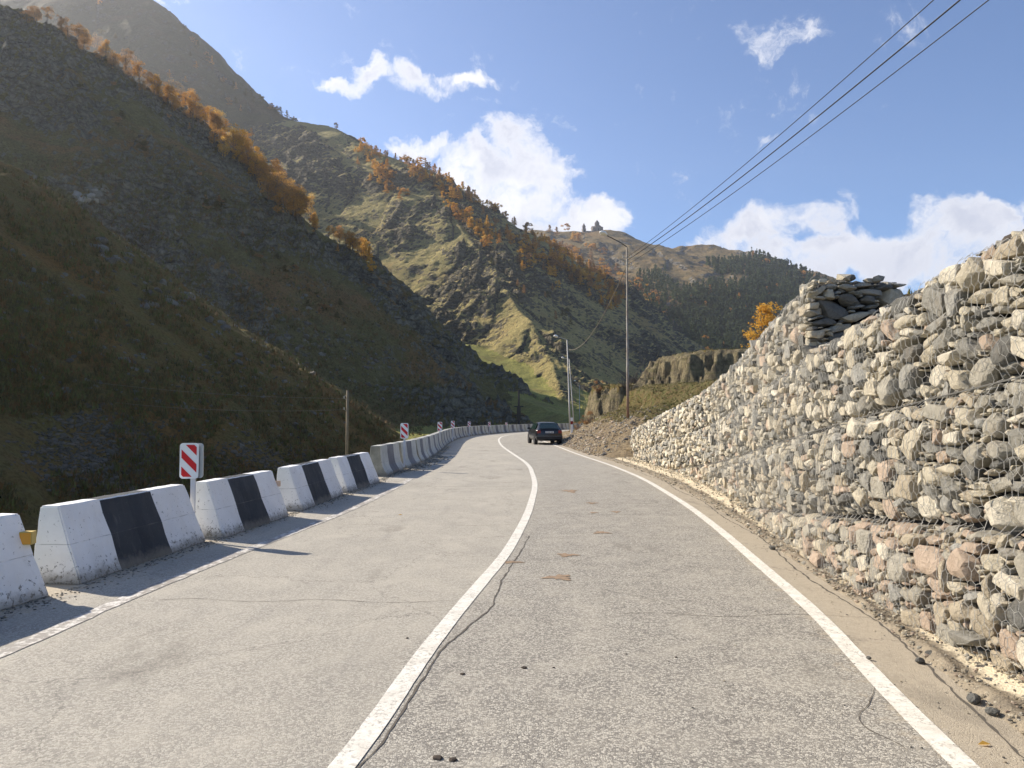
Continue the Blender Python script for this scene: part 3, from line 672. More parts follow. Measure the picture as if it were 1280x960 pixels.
for _ in range(5200):
    y = random.uniform(2, 46); x = bar(y)+abs(random.gauss(0, .13))+.0; s = random.uniform(.003, .012)*(1+y/25)
    it.append((x, y, .004, s, s*.8, s*.5, random.random()*6, 0, random.choice((2,3,4,4,6))))
for _ in range(420):
    y = random.uniform(24, 34); x = bar(y)+random.gauss(.22, .22); s = random.uniform(.02, .055)
    it.append((x, y, .01, s, s*.8, s*.5, random.random()*6, 0, random.choice((3,4,4,6))))
scatter('gravel', it, ROCKM, peb, I1[1], kind='stuff', label='dark grit and dirt lying along the foot of the barriers')
for (px, py, s, lb) in ((1006,703,.055,'lone brownish rock on the pale sand, largest one halfway along the verge'),(990,690,.03,'small rock just beyond the lone brownish rock on the verge'),(1086,818,.02,'tiny rock lying on the white edge line'),(1163,815,.05,'larger of two dark rocks together on the sand'),
        (1150,822,.035,'smaller of two dark rocks together on the sand'),(1217,870,.05,'dark rock nearest the right edge of the picture, left one of a pair'),(1240,885,.04,'dark rock close to the right edge, right one of a pair'),(965,683,.05,'farthest loose rock on the verge at the wall foot')):
    x, y = grd(px, py, .04); me = mesh_np('loose_rock', rockshape(I2, int(px), 6), I2[1], [ROCKM[3 if px == 1006 else 4]], smooth=False)
    o = link('loose_rock', me, label=lb, cat='rock', group='loose rocks on the sandy verge'); o.location = (x, y, .012+s*.25); o.scale = (s, s*.8, s*.6); o.rotation_euler.z = px
# ------------------------------------------------------------------ near block barriers
def lerp(a, b, t): return a+(b-a)*t
def profile_mesh(L, prof, stripes, mats, name, nseg=30, drafts=.0, rough=.008, seed=1, capm=2, capoff=.05):
    """prof: closed outline [(across, up)], front side towards +across. stripes: fn(t)->material index"""
    n = len(prof); V = []; Fs = []; M = []
    for i in range(nseg+1):
        t = i/nseg; 
        for (a, z) in prof:
            y = (t-.5)*(L-2*drafts*(z/.9))
            k = gnoise(np.array(y*6+seed), np.array(a*5+z*6+seed), seed)*rough
            edge = .5*rough*gnoise(np.array(z*14+seed*2), np.array(t*9), seed+3)
            V.append((a+k, y+(edge if i in (0, nseg) else 0), z+(k*.6 if z > .05 else 0)))
    for i in range(nseg):
        m = stripes((i+.5)/nseg)
        for j in range(n):
            j2 = (j+1) % n; Fs.append((i*n+j, i*n+j2, (i+1)*n+j2, (i+1)*n+j)); M.append(m)
    Fs.append(tuple(range(n))); M.append(capm); Fs.append(tuple(nseg*n+j for j in range(n))[::-1]); M.append(capm)
    me = bpy.data.meshes.new(name); me.from_pydata(V, [], Fs); [me.materials.append(MATS[m]) for m in mats]
    me.polygons.foreach_set('material_index', M)
    bm = bmesh.new(); bm.from_mesh(me); bmesh.ops.recalc_face_normals(bm, faces=bm.faces); 
    be = [e for e in bm.edges if len(e.link_faces) == 2 and e.calc_face_angle(0) > .9 and (abs(e.verts[0].co.z-.392) > .02 or abs(e.verts[0].co.y) > L*.45)]
    bmesh.ops.bevel(bm, geom=be, offset=.014, segments=2, affect='EDGES', clamp_overlap=True)
    bm.to_mesh(me); bm.free(); me.update(); return me
def blockprof(H=.785, w0=.40, w1=.10):
    def fr(z): return lerp(w0, w1, z/H)
    zs = [0, .12, .25, .385, .392, .40, .52, .64, H]
    f = [(fr(z)-(.003 if z == .392 else 0), z) for z in zs]; b = [(lerp(-.15, -w1, z/H), z) for x, z in f[::-1]]
    return f+b
def third(t): return 1 if 1/3-.01 < t < 2/3+.01 else 0
def near_stripe(t): return 1 if .266 < t < .667 else 0
def place_seg(o, p0, p1, depth):
    """front-bottom edge runs p0->p1 (near->far); the body lies to the left of it"""
    dx, dy = p1[0]-p0[0], p1[1]-p0[1]; L = math.hypot(dx, dy); nx, ny = -dy/L, dx/L
    o.location = ((p0[0]+p1[0])/2+nx*depth, (p0[1]+p1[1])/2+ny*depth, 0); o.rotation_euler.z = math.atan2(dy, dx)-math.pi/2
blocks = [((-5.28,.9),(-4.92,3.75),'striped block barrier standing behind the camera position on the left'),
          ((-4.86,4.45),(-4.40,7.40),'white end of the nearest block barrier, cut by the left edge, orange reflector on it'),
          (grd(101,731),grd(258,677),'large black and white striped block barrier nearest the camera in full view'),
          (grd(281,673),grd(362,645),'black and white block barrier with a small faded orange reflector at its far end'),
          (grd(379,638.5),grd(430,618),'third full black and white block barrier, with no reflector, second from the curved row'),
          (grd(436,615.5),grd(475,602.5),'fourth black and white block barrier, last before the curved concrete row')]
for i, (a, b_, lb) in enumerate(blocks):
    if i == 0: lb = 'black and white block barrier standing just left of and behind the viewpoint'
    L = math.hypot(b_[0]-a[0], b_[1]-a[1])
    me = profile_mesh(L, blockprof(), near_stripe, ['white_paint','black_paint','white_paint'], 'concrete_barrier', nseg=30, drafts=.06, seed=i+3, rough=.012)
    o = link('concrete_barrier', me, label=lb, cat='barrier', group='black and white block barriers along the left edge'); place_seg(o, a, b_, .40)
    if i in (1, 3):
        r_ = MB(); r_.box(-.008, .10, -.055, .055, -.06, .06, 0); r_.box(.10, .104, -.05, .05, -.055, .055, 1)
        q = r_.build('reflector', [MATS['reflector_side' if i == 1 else 'reflector_faded'], MATS['reflector_orange' if i == 1 else 'reflector_faded']], o, bevel=.006)
        y_ = L/2-.03; q.location = (.19 if i == 1 else .20, y_, .56); q.rotation_euler = (0, 0, R(-90) if i == 3 else R(-70)); 
        q.scale = (1, 1, 1) if i == 1 else (.25, .8, .8)
# ------------------------------------------------------------------ curved row of jersey barriers
def jersey():
    f = [(.34,0),(.34,.07),(.325,.11),(.27,.19),(.225,.28),(.20,.38),(.18,.50),(.16,.66),(.145,.80),(.135,.88)]
    return f+[(-x, z) for x, z in f[::-1]]
jmesh = [profile_mesh(2.95, jersey(), third, ['cream_paint','grey_paint','raw_concrete'], 'concrete_barrier', nseg=21, seed=40+k, rough=.012) for k in range(5)]
_o1 = 'first second third fourth fifth sixth seventh eighth ninth tenth eleventh twelfth thirteenth fourteenth fifteenth sixteenth seventeenth eighteenth nineteenth'.split()
ORD = _o1+['twentieth']+['twenty-'+w_ for w_ in _o1[:9]]+['thirtieth']+['thirty-'+w_ for w_ in _o1[:9]]+['fortieth']
y = 22.3; k = 0; joints = []
while y < 132 and k < 40:
    x = float(bar(y)); (tx, ty), _ = frame(bar, y, 1.2); y2 = y+ty*2.97; x2 = float(bar(y2))
    tx, ty = x2-x, y2-y; L = math.hypot(tx, ty); tx, ty = tx/L, ty/L
    if k == 0: lb = 'nearest curved-profile barrier of the row, its broken concrete end facing the camera'
    elif k == 1: lb = 'second curved-profile barrier of the row, just past the first red and white sign'
    elif k == 2: lb = 'third curved-profile barrier from the near end of the curved row'
    else: lb = ORD[k]+' barrier counted from the near end of the curved row'+(', far off round the bend' if k > 14 else '')
    o = link('concrete_barrier', jmesh[k % 5], label=lb, cat='barrier', group='curved row of cream and grey barriers')
    place_seg(o, (x, y), (x+tx*2.95, y+ty*2.95), .34); o.rotation_euler.z += random.gauss(0, .008)
    joints.append((x-ty*.34, y+tx*.34)); y = y+ty*3.33; k += 1
# broken lump at the near end
# ------------------------------------------------------------------ hazard boards
def rrect(w_, h_, r_, n=5):
    P = []
    for (cx, cy, a0) in ((w_/2-r_, h_/2-r_, 0), (-w_/2+r_, h_/2-r_, 90), (-w_/2+r_, -h_/2+r_, 180), (w_/2-r_, -h_/2+r_, 270)):
        for k in range(n+1): a = R(a0+90*k/n); P.append((cx+r_*math.cos(a), cy+r_*math.sin(a)))
    return P
def clip(poly, a, b, c):
    out_ = []
    for i in range(len(poly)):
        p, q = poly[i], poly[(i+1) % len(poly)]; fp, fq = a*p[0]+b*p[1]-c, a*q[0]+b*q[1]-c
        if fp >= 0: out_.append(p)
        if fp*fq < 0: t = fp/(fp-fq); out_.append((p[0]+(q[0]-p[0])*t, p[1]+(q[1]-p[1])*t))
    return out_
def board(mb, w_, h_, th):
    P = rrect(w_, h_, .045); n = len(P)
    mb.add([(x, -th/2, z) for x, z in P]+[(x, th/2, z) for x, z in P], [tuple(range(n)), tuple(n+k for k in range(n))[::-1]]+[(k, (k+1) % n, n+(k+1) % n, n+k) for k in range(n)], 0)
def make_sign(small):
    t = empty('hazard_sign')
    m = MB(); board(m, .255, .49, .012); m.build('board', [MATS['sign_white']], t)
    m = MB(); inner = rrect(.205, .44, .03)
    for c0 in (-.168, -.002, .164):       # red bands falling to the right
        q = clip(clip(inner, .707, .707, c0-.041), -.707, -.707, -(c0+.041))
        if len(q) > 2: m.add([(x, -.0095, z) for x, z in q], [tuple(range(len(q)))], 0)
    m.build('red_band', [MATS['sign_red']], t)
    if not small:
        m = MB(); board(m, .24, .48, .03); o = m.build('back_box', [MATS['sign_back']], t); o.location = (.055, .05, 0)
    m = MB(); m.box(-.03, .03, -.02, .02, -1.15, -.10); o = m.build('post', [MATS['post_white']], t); o.location = (.045 if not small else 0, .04, 0)
    return t
sg = make_sign(False); sg.location = at(236.5, 576, 10.65); sg.rotation_euler.z = R(3)
sg['label'] = 'nearest red and white diagonal striped board on a post between two block barriers'; sg['category'] = 'sign'; sg['group'] = 'red and white hazard boards'
sg2 = make_sign(True)
for i, (px, py, Y, sc_, lb) in enumerate(((505.5,538.5,24.6,1.0,'second red and white striped board, standing over the near end of the curved row'),
        (549.8,533,42,1.0,'third red and white striped board, at the dip of the curved barrier row'), (566,530.5,53,1.0,'fourth small red and white striped board along the curved row'),
        (586.5,530.2,68,1,'fifth tiny striped board where the barrier row bends right'), (611.7,530.3,79,1,'sixth tiny striped board on the far part of the barrier row'), (633,530.8,88,1,'last and farthest striped board, left of the dark pole'))):
    o = sg2 if i == 0 else copy_tree(sg2)
    o.location = at(px, py, Y); o['label'] = lb; o['category'] = 'sign'; o['group'] = 'red and white hazard boards'; o.rotation_euler.z = R(4-2*i)
# ------------------------------------------------------------------ gabion wall
DY = 2.0
def wall_top(y): return np.where(y > STEP_Y, tier_top(4, y), tier_top(3, y))+.07*gnoise(y*.8, y*0+4, 17)+.03*gnoise(y*3.1, y*0+2, 18)
def face_off(y, z):
    """how far left of the base line the wire face stands: tiers step back, each basket bulges"""
    k = np.floor(z-tier_top(1, y))+1; k = np.clip(k, 0, 4); f = (z-tier_top(1, y))-np.floor(z-tier_top(1, y))
    jy = np.mod(y+k*.9, DY)/DY
    return -.05*k+.095*(1-(2*f-1)**4)*(1-.55*np.abs(2*jy-1)**8)+.03*gnoise(y*.9, z*1.3, 12)
def wall_pt(y, z, d=0.0):
    """d metres out of the face"""
    e = .3; dx = (wall_base(y+e)-wall_base(y-e))/(2*e); L = np.sqrt(1+dx*dx)
    o_ = face_off(y, z)+d
    return wall_base(y)-o_/L, y+o_*dx/L, z
wall = empty('gabion_wall', (4.0, 12, 0), label='long stepped retaining wall of stones in wire baskets along the right side of the road', cat='wall')
def keep_world(o): o.matrix_parent_inverse = Matrix.Translation((-4.0, -12, 0)); return o
# backing slab behind the face stones, near-black to paint the shade in their gaps
V = []; Fs = []; yy = np.sort(np.append(np.arange(WY0, WY1+.01, .3), [STEP_Y+.149, STEP_Y+.151])); 
prof_n = 0
rows = []
for y in yy:
    t_ = float(wall_top(np.array(y-.15)))-.07; zs = np.linspace(-.4, t_, 14)
    r_ = [tuple(float(c) for c in wall_pt(np.array(y), np.array(z), -.11)) for z in zs]
    bx = r_[-1][0]; r_ += [(bx+1.0, y, t_), (bx+1.05, y, -.4)]
    rows.append(r_)
n = len(rows[0])
for r_ in rows: V += r_
for i in range(len(rows)-1):
    for j in range(n-1): Fs.append((i*n+j, i*n+j+1, (i+1)*n+j+1, (i+1)*n+j))
me = mesh_np('shade_backing', V, np.array(Fs), [MATS['gap_shade']]); keep_world(link('shade_backing', me, wall))
# choose stones: large first, then ever smaller ones into the gaps
RES = .016
def pack(u0, u1, v0, v1, inside, classes, seed, lines=None):
    nu, nv = int((u1-u0)/RES), int((v1-v0)/RES); occ = np.zeros((nu, nv), bool)
    U, Vv = np.meshgrid(u0+(np.arange(nu)+.5)*RES, v0+(np.arange(nv)+.5)*RES, indexing='ij')
    occ |= ~inside(U, Vv)
    if lines is not None: occ |= lines(U, Vv)
    r_ = np.random.default_rng(seed); outp = []
    for (size, tries, umin, umax, tol) in classes:
        us = r_.uniform(max(umin, u0), min(umax, u1), tries); vs = r_.uniform(v0, v1, tries)
        ss = size*r_.uniform(.8, 1.25, tries); asp = .26+.5*r_.random(tries)**1.3; rot = r_.normal(0, .24, tries)
        tall = (r_.random(tries) < .08)*(size < .12) > 0; rot[tall] += 1.3
        for u, v, s, a, rt in zip(us, vs, ss, asp, rot):
            ci, cj = int((u-u0)/RES), int((v-v0)/RES)
            if ci < 0 or cj < 0 or ci >= nu or cj >= nv or occ[ci, cj]: continue
            k = int(s/RES)+1; i0, i1, j0, j1 = max(0, ci-k), min(nu, ci+k+1), max(0, cj-k), min(nv, cj+k+1)
            du = U[i0:i1, j0:j1]-u; dv = Vv[i0:i1, j0:j1]-v; c, s_ = math.cos(rt), math.sin(rt)
            m = ((du*c+dv*s_)/s)**2+((-du*s_+dv*c)/(s*a))**2 < 1
            cnt = m.sum()
            if cnt < 3 or (occ[i0:i1, j0:j1] & m).sum() > tol*cnt: continue
            occ[i0:i1, j0:j1] |= m; outp.append((u, v, s, a, rt))
    return outp
def inside(U, Vv): return (Vv > -.12) & (Vv < wall_top(U)+.02*gnoise(U*3, U*0+2, 5)) 
def tlines(U, Vv):
    f = Vv-tier_top(1, U); return (np.abs(f-np.round(f)) < .012)
cls = [(.165, 260, 0, 14, .03), (.145, 1300, 0, 18, .06), (.125, 3000, 0, 26, .09), (.105, 5200, 0, 34, .12), (.085, 8000, 0, 34, .13), (.064, 11000, 0, 34, .15), (.048, 12000, 0, 34, .18), (.036, 9000, 0, 13, .22), (.027, 4000, 4, 9, .25)]
stones = pack(WY0, WY1, -.12, 3.9, inside, cls, 5, tlines)
def flat(V): V = V.copy(); V[:, 1] = np.tanh(V[:, 1]*1.9)/np.tanh(1.9); V[:, 0] = V[:, 0]*1.0; return V
near_protos = []
def hullrock(seed, n, sub, rough):
    r_ = np.random.default_rng(seed); bm = bmesh.new()
    P = r_.normal(size=(n, 3)); P /= np.linalg.norm(P, axis=1)[:, None]; P = np.sign(P)*np.abs(P)**.62; P *= r_.uniform(.80, 1.05, (n, 1))
    for q in P: bm.verts.new(q)
    h = bmesh.ops.convex_hull(bm, input=bm.verts); bmesh.ops.delete(bm, geom=[v for v in bm.verts if not v.link_faces], context='VERTS')
    if sub:
        bmesh.ops.bevel(bm, geom=bm.edges[:], offset=.07, segments=1, affect='EDGES', clamp_overlap=True)
        bmesh.ops.triangulate(bm, faces=bm.faces[:])
        if sub > 1: bmesh.ops.subdivide_edges(bm, edges=[e for e in bm.edges if e.calc_length() > .3], cuts=1, use_grid_fill=False); bmesh.ops.triangulate(bm, faces=bm.faces[:])
    bmesh.ops.recalc_face_normals(bm, faces=bm.faces); bm.verts.ensure_lookup_table(); bm.verts.index_update()
    V = np.array([v.co[:] for v in bm.verts]); Fc = np.array([[v.index for v in f.verts] for f in bm.faces]); bm.free()
    V = V*(1+rough*gnoise(V[:, 0]*2.3+seed, V[:, 1]*2.3+V[:, 2]*1.7, seed))[:, None]; V = (V-(V.max(0)+V.min(0))/2); V /= np.abs(V).max(0); return V, Fc
def flat(p): V = p[0].copy(); V[:, 1] = np.tanh(V[:, 1]*1.5)/np.tanh(1.5); return V, p[1]
near_protos = [flat(hullrock(200+k, 18+k % 6, 2, .14)) if k % 2 else flat((rockshape(I3, 200+k, 13, .56, .90), I3[1])) for k in range(20)]
far_protos = [flat(hullrock(300+k, 15, 0, 0)) if k % 2 else flat((rockshape(I2, 300+k, 10, .58, .9), I2[1])) for k in range(24)]
rr = np.random.default_rng(77)
def stone_mat(y, z):
    k = z-tier_top(1, y)
    if k < 0: p = [.14,.06,.10,.18,.05,.28,.17,.02]
    elif k < 1: p = [.19,.12,.17,.20,.10,.07,.09,.06]
    else: p = [.22,.17,.16,.16,.12,.05,.04,.08]
    return int(rr.choice(8, p=np.array(p)/sum(p)))
order = sorted(range(len(stones)), key=lambda i: -stones[i][2]/max(4.6, stones[i][0])*(1 if stones[i][0] > 4.4 else .1))
big = set(order[:296]); cache = {}; items = []
for i, (u, v, s, a, rt) in enumerate(stones):
    mi = stone_mat(u, v); dep = min(.17, max(.05, s*random.uniform(.62, .95))); grow = 1.15
    prot = random.uniform(-.022, .02)-max(0, .07-s)*.45; 
    x, y, z = (float(c) for c in wall_pt(np.array(u), np.array(v), prot-dep*.62))
    e = .3; yaw = math.atan2(1, float(wall_base(u+e)-wall_base(u-e))/(2*e))
    if i in big:
        pk = random.randrange(len(near_protos)); key = (pk, mi)
        if key not in cache: cache[key] = mesh_np('stone', near_protos[pk][0], near_protos[pk][1], [ROCKM[mi]], smooth=False)
        o = link('stone', cache[key], wall); M = Matrix.Translation((x-4, y-12, z)) @ Matrix.Rotation(yaw, 4, 'Z') @ Matrix.Rotation(-rt+random.gauss(0,.05), 4, 'Y') @ Matrix.Rotation(random.choice((0, math.pi)), 4, 'X')
        o.matrix_local = M @ Matrix.Diagonal((s*grow, dep, s*a*grow, 1))
    else: items.append((x, y, z, s*grow, dep, s*a*grow, yaw, rt, mi))
def scatter_face(name, items, mats, shapes, _u, parent):
    """joined stones; each picks one of the rock shapes"""
    A = np.array(items); r_ = np.random.default_rng(4); pick = r_.integers(0, len(shapes), len(A)); VV, FF, MM, base = [], [], [], 0
    for k, (SV, SF) in enumerate(shapes):
        B = A[pick == k]; n = len(B)
        if not n: continue
        sg_ = np.where(r_.random((n, 1)) < .5, -1., 1.); P = SV[None]*B[:, None, 3:6]; P[..., 0] *= sg_; P[..., 2] *= sg_      # half turned over
        c, s_ = np.cos(B[:, 7])[:, None], np.sin(B[:, 7])[:, None]; x_, z_ = P[..., 0]*c-P[..., 2]*s_, P[..., 0]*s_+P[..., 2]*c; y_ = P[..., 1]
        cy, sy = np.cos(B[:, 6])[:, None], np.sin(B[:, 6])[:, None]; X = x_*cy-y_*sy+B[:, None, 0]; Y = x_*sy+y_*cy+B[:, None, 1]; Z = z_+B[:, None, 2]
        VV.append(np.stack([X, Y, Z], -1).reshape(-1, 3)); FF.append((SF[None]+(base+np.arange(n)*len(SV))[:, None, None]).reshape(-1, 3)); MM.append(np.repeat(B[:, 8].astype(int), len(SF))); base += n*len(SV)
    me = mesh_np(name, np.concatenate(VV), np.concatenate(FF), mats, np.concatenate(MM), smooth=False)
    o = link(name, me, parent); o['kind'] = 'stuff'; return o
# top layer and the end face of the uppermost tier
for _ in range(1500):
    y = random.uniform(WY0, WY1); d = random.uniform(.02, 1.0); s = random.uniform(.05, .11)*(1 if y < 20 else .8)
    tz = float(wall_top(np.array(y)))-.05; x, yy_, _z = (float(c) for c in wall_pt(np.array(y), np.array(tz), -d))
    items.append((x, yy_, tz+random.uniform(-.05, .04), s, s*.8, s*.5, random.random()*3, random.gauss(0, .1), stone_mat(y, 3)))
x0 = float(wall_base(STEP_Y))+.10; endst = pack(0, 1.12, tier_top(3, STEP_Y)-.05, tier_top(4, STEP_Y), lambda U, V_: V_ < tier_top(4, STEP_Y)-.08, [(.15, 60, 0, 2, .05), (.11, 300, 0, 2, .08), (.075, 900, 0, 2, .12), (.045, 2500, 0, 2, .2)], 8)
eit = []
for (u, v, s, a, rt) in endst:
    eit.append((x0+u, STEP_Y+.02+random.uniform(-.03, .03), v, s*1.1, .10, s*min(a, .7)*1.1, 0, rt*.5, random.choice((2,3,4,4,0,7))))
keep_world(scatter_face('stones', items, ROCKM, far_protos, None, wall)); keep_world(scatter_face('stones', eit, ROCKM, near_protos, None, wall))
# hexagonal wire netting
V = []; Fs = []; rad = .0018
def seg(p, q, r_):
    o = len(V); p = Vector(p); q = Vector(q); d = (q-p).normalized(); a = d.cross(Vector((1, 0, .2))).normalized(); b = d.cross(a)
    for c in (p, q):
        for k in range(3): t = 2.094*k; V.append(tuple(c+(a*math.cos(t)+b*math.sin(t))*r_))
    for k in range(3): Fs.append((o+k, o+(k+1) % 3, o+3+(k+1) % 3, o+3+k))
def net_pt(u, v): 
    d = .045+.014*float(gnoise(np.array(u*5.), np.array(v*5.), 33)); x, y, z = wall_pt(np.array(u), np.array(v), d); return (float(x), float(y), float(z))
cw, ch = .095, .115
u = WY0; col = 0; cachep = {}
U_, V_, E_ = [], [], []
def nid(u, v):
    k = (round(u, 4), round(v, 4))
    if k not in cachep: cachep[k] = len(U_); U_.append(u+random.gauss(0, .004)); V_.append(v+random.gauss(0, .004))
    return cachep[k]
row = 0
for j in range(int(3.9/(ch*.75))):
    vz = -.05+j*ch*.75
    for i in range(int((19-WY0)/cw)):
        uu = WY0+(i+.5*(j % 2))*cw
        if vz > float(wall_top(np.array(uu)))-.02: continue
        # zigzag edges and the twisted vertical
        a = nid(uu, vz); b = nid(uu+cw/2, vz+ch*.25); c = nid(uu-cw/2, vz+ch*.25); d = nid(uu, vz-ch*.5)
        E_ += [(a, b), (a, c), (a, d)]
U_ = np.array(U_); V_ = np.array(V_); dd = .045+.014*gnoise(U_*5, V_*5, 33); NX, NY, NZ = wall_pt(U_, V_, dd)
N_ = np.stack([NX, NY, NZ], -1); E_ = np.array(E_); p = N_[E_[:, 0]]; q = N_[E_[:, 1]]; d = q-p; d /= np.linalg.norm(d, axis=1)[:, None]
a = np.cross(d, np.array([1, 0, .2])); a /= np.linalg.norm(a, axis=1)[:, None]; b = np.cross(d, a)
rads = np.where((np.arange(len(E_)) % 3) == 2, rad*1.35, rad)[:, None]
ring = [a*math.cos(2.094*k)*rads+b*math.sin(2.094*k)*rads for k in range(3)]
NV = np.stack([p+ring[0], p+ring[1], p+ring[2], q+ring[0], q+ring[1], q+ring[2]], 1).reshape(-1, 3)
fq = np.array([(0,1,4,3),(1,2,5,4),(2,0,3,5)]); NF = (fq[None]+(np.arange(len(E_))*6)[:, None, None]).reshape(-1, 4)
me = mesh_np('wire_netting', NV, NF, [MATS['wire']]); o = link('wire_netting', me, wall); o['kind'] = 'stuff'; keep_world(o)
m = MB()
for k in range(2, 3):                       # selvedge wires along the tier joints and the basket corners
    yy_ = [y for y in np.arange(WY0, WY1, .5) if tier_top(k, y) > .0 and (k < 4 or y >= STEP_Y)]
    if len(yy_) > 1: m.tube([tuple(float(c) for c in wall_pt(np.array(y), np.array(tier_top(k, y)-.01), .06)) for y in yy_], .006, 4)
    for y in np.arange(WY0-.9*k % DY, WY1, DY):
        z0 = max(-.05, tier_top(k, y)-1); z1 = tier_top(k, y)
        if z1 < .15 or (k == 4 and y < STEP_Y) or y < WY0: continue
        m.tube([tuple(float(c) for c in wall_pt(np.array(y), np.array(z), .05)) for z in np.linspace(z0, z1, 6)], .003, 4)
keep_world(m.build('basket_wire', [MATS['basket_wire']], wall))
# ------------------------------------------------------------------ earth bank behind and beyond the wall
def bank(x, y):
    xf = rig(np.minimum(y, 141))+EDGE; s = x-xf
    wb = wall_base(np.minimum(y, 36)); behind = (y < 33.4)
    top = np.where(y > STEP_Y+.5, tier_top(4, y), tier_top(3, y))
    low = 3.75+.02*(y-50)
    n1 = fbm(x/2.4, y/2.4, 5, 81, .6); n2 = fbm(x/.5, y/.5, 4, 83, .6)
    z = np.where(s < 3.0, .60*s, 1.8+.40*(s-3.0)); z = z+n1*.55*sstep(s, 0, 2)+n2*.12*sstep(s, -.1, .6)-.03
    lip = sstep(s+n1*1.2, 4.4, 4.9)*.9*sstep(y, 40, 46); z = z+lip
    z = np.minimum(z, low+n1*.25)
    # flat shelf at the road side farther on, then the rocky outcrop
    shelf = sstep(y, 50, 58); z = z*(1-shelf)+shelf*np.minimum(z*.28+.1, 1.2+.02*s)
    q = ((x-9.4)/4.2)**2+((y-61)/6.5)**2+n1*.38; oc = 4.2*sstep(q+.22*fbm(x/1.2, y/1.2, 5, 89, .65, True), 1.15, .45)+.35*n2-.5*np.abs(n1); z = np.maximum(z, np.where(q < 1.2, oc, -9))
    # higher terrace with its eroded cliff
    ex = np.interp(y, [44, 47, 49, 52, 56, 70, 80], [60, 30, 17.5, 12.6, 10.9, 12.5, 16]); ridg = fbm(x/1.5+.5*n1, y/1.5, 6, 85, .65, True)
    e = (x-ex)*.75+ridg*.75+n1*.9; hi = 6.25+.04*fbm(x, y, 3, 87)+.1*n1
    cl = sstep(e, -1.1, .85); cl = np.clip(cl+(.055*np.sin(cl*17+n1*3)+.03*np.sin(cl*41+n2*2))*(cl > .03)*(cl < .97), 0, 1); z2 = z+(hi-z)*cl; cliff = sstep(e, -1.4, -.8)*(1-sstep(e, .75, .95))
    z = np.where(y > 40, np.maximum(z, z2), z)
    zb = top-.12+.10*np.clip(x-wb-1.0, 0, 40)+n1*.10+n2*.06
    z = np.where(behind, np.where(x < wb+.75, -.6, zb), z)
    bl = sstep(y, 33.4, 37)*1.0; z = np.where((y >= 33.4) & (x > wb+.75), zb*(1-bl)+z*bl, z)
    # heap burying the far end of the wall
    tw = (y >= 30.0) & (y < 38); zt = np.minimum(.55*np.maximum(s-.15, 0)+n2*.1+n1*.2, .95+n1*.2)*sstep(y+n1*1.2, 30.6, 35.2)-.04
    z = np.where((y >= 30.0) & (y < 33.4) & (x < wb+.75), zt, z); z = np.where((y >= 33.4) & (y < 38) & (x < wb+.75), np.minimum(z, zt+sstep(y, 35, 38)*3), z)
    hp = np.exp(-((x-(5.6))/1.2)**2-((y-35.6)/1.6)**2)*.35; z = z+hp*sstep(y, 33.4, 34.6)
    z = np.where(y < STEP_Y, z+.15*np.exp(-((y-5.4)/.5)**2)*(x > wb+.75), z)
    z = np.where(s < -.02, -.5, z)
    grass = np.where(y < 34, .35+.5*n1, sstep(s+n1*1.8, 1.9, 3.6)*.95)*(1-cliff)+.6*sstep(e, .95, 1.3)*(y > 40)
    oc_m = (q < 1.08) & (z < 3.9); cliff = np.where(oc_m, .8, cliff)*(y > 38); grass = grass*(1-cliff)
    return z, grass, cliff
gx = np.concatenate([np.arange(2.4, 20, .14), np.arange(20, 62, .6)]); gy = np.concatenate([np.arange(.8, 30, .25), np.arange(30, 68, .14), np.arange(68, 141, .8)])
Xb, Yb = np.meshgrid(gx, gy); Zb, Gb, Cb = bank(Xb, Yb); nr, nc = Xb.shape; Fc = grid_faces(nr, nc)
mx = (Zb[:-1, :-1] > -.45) | (Zb[1:, 1:] > -.45); Fc = Fc[mx.ravel()]; used, inv = np.unique(Fc, return_inverse=True)
me = mesh_np('earth_bank', np.stack([Xb.ravel(), Yb.ravel(), Zb.ravel()], -1)[used], inv.reshape(-1, 4), [MATS['earth_bank']])
for nm, arr in (('grass', Gb), ('cliff', Cb)):
    a = me.attributes.new(nm, 'FLOAT', 'POINT'); a.data.foreach_set('value', arr.ravel()[used].astype(np.float32))
link('earth_bank', me, kind='structure', label='bank of bare earth and dry grass with an eroded cliff beyond the stone wall')
def bank_z(x, y): return float(bank(np.array([x]), np.array([y]))[0][0])
def bank_zs(xs, ys_): return bank(np.asarray(xs, float), np.asarray(ys_, float))[0]
it = []
_y = rng.uniform(33.8, 56, 4200); _x = rig(_y)+EDGE+np.abs(rng.normal(0, 1.7, 4200)); _z = bank_zs(_x, _y)
for x, y, z in zip(_x, _y, _z):
    if (y > 50 and x > rig(y)+EDGE+2) or z < -.2: continue
    r_ = random.uniform(.015, .06)*(2.0 if random.random() < .08 else 1); it.append((x, y, z+r_*.2, r_, r_*.8, r_*.6, random.random()*6, random.random(), random.choice((3,6,8,8,6,8,5,4))))
scatter('scree', it, ROCKM+[MATS['brown_clod']], peb, I1[1], kind='stuff', label='loose stones and clods on the dirt slope past the end of the wall')
it = []
for _ in range(420):
    y = random.uniform(4.6, 9.6); wb = float(wall_base(y)); x = wb+random.uniform(.2, 1.4); r_ = random.uniform(.03, .09); it.append((x, y, bank_z(max(x, wb+.8), y)+r_*.3, r_, r_*.8, r_*.6, random.random()*6, .2, 8))
mats2 = ROCKM+[MATS['dark_clod']]
scatter('soil', it, mats2, peb, I1[1], kind='stuff', label='dark clods of soil heaped on top of the near end of the wall')
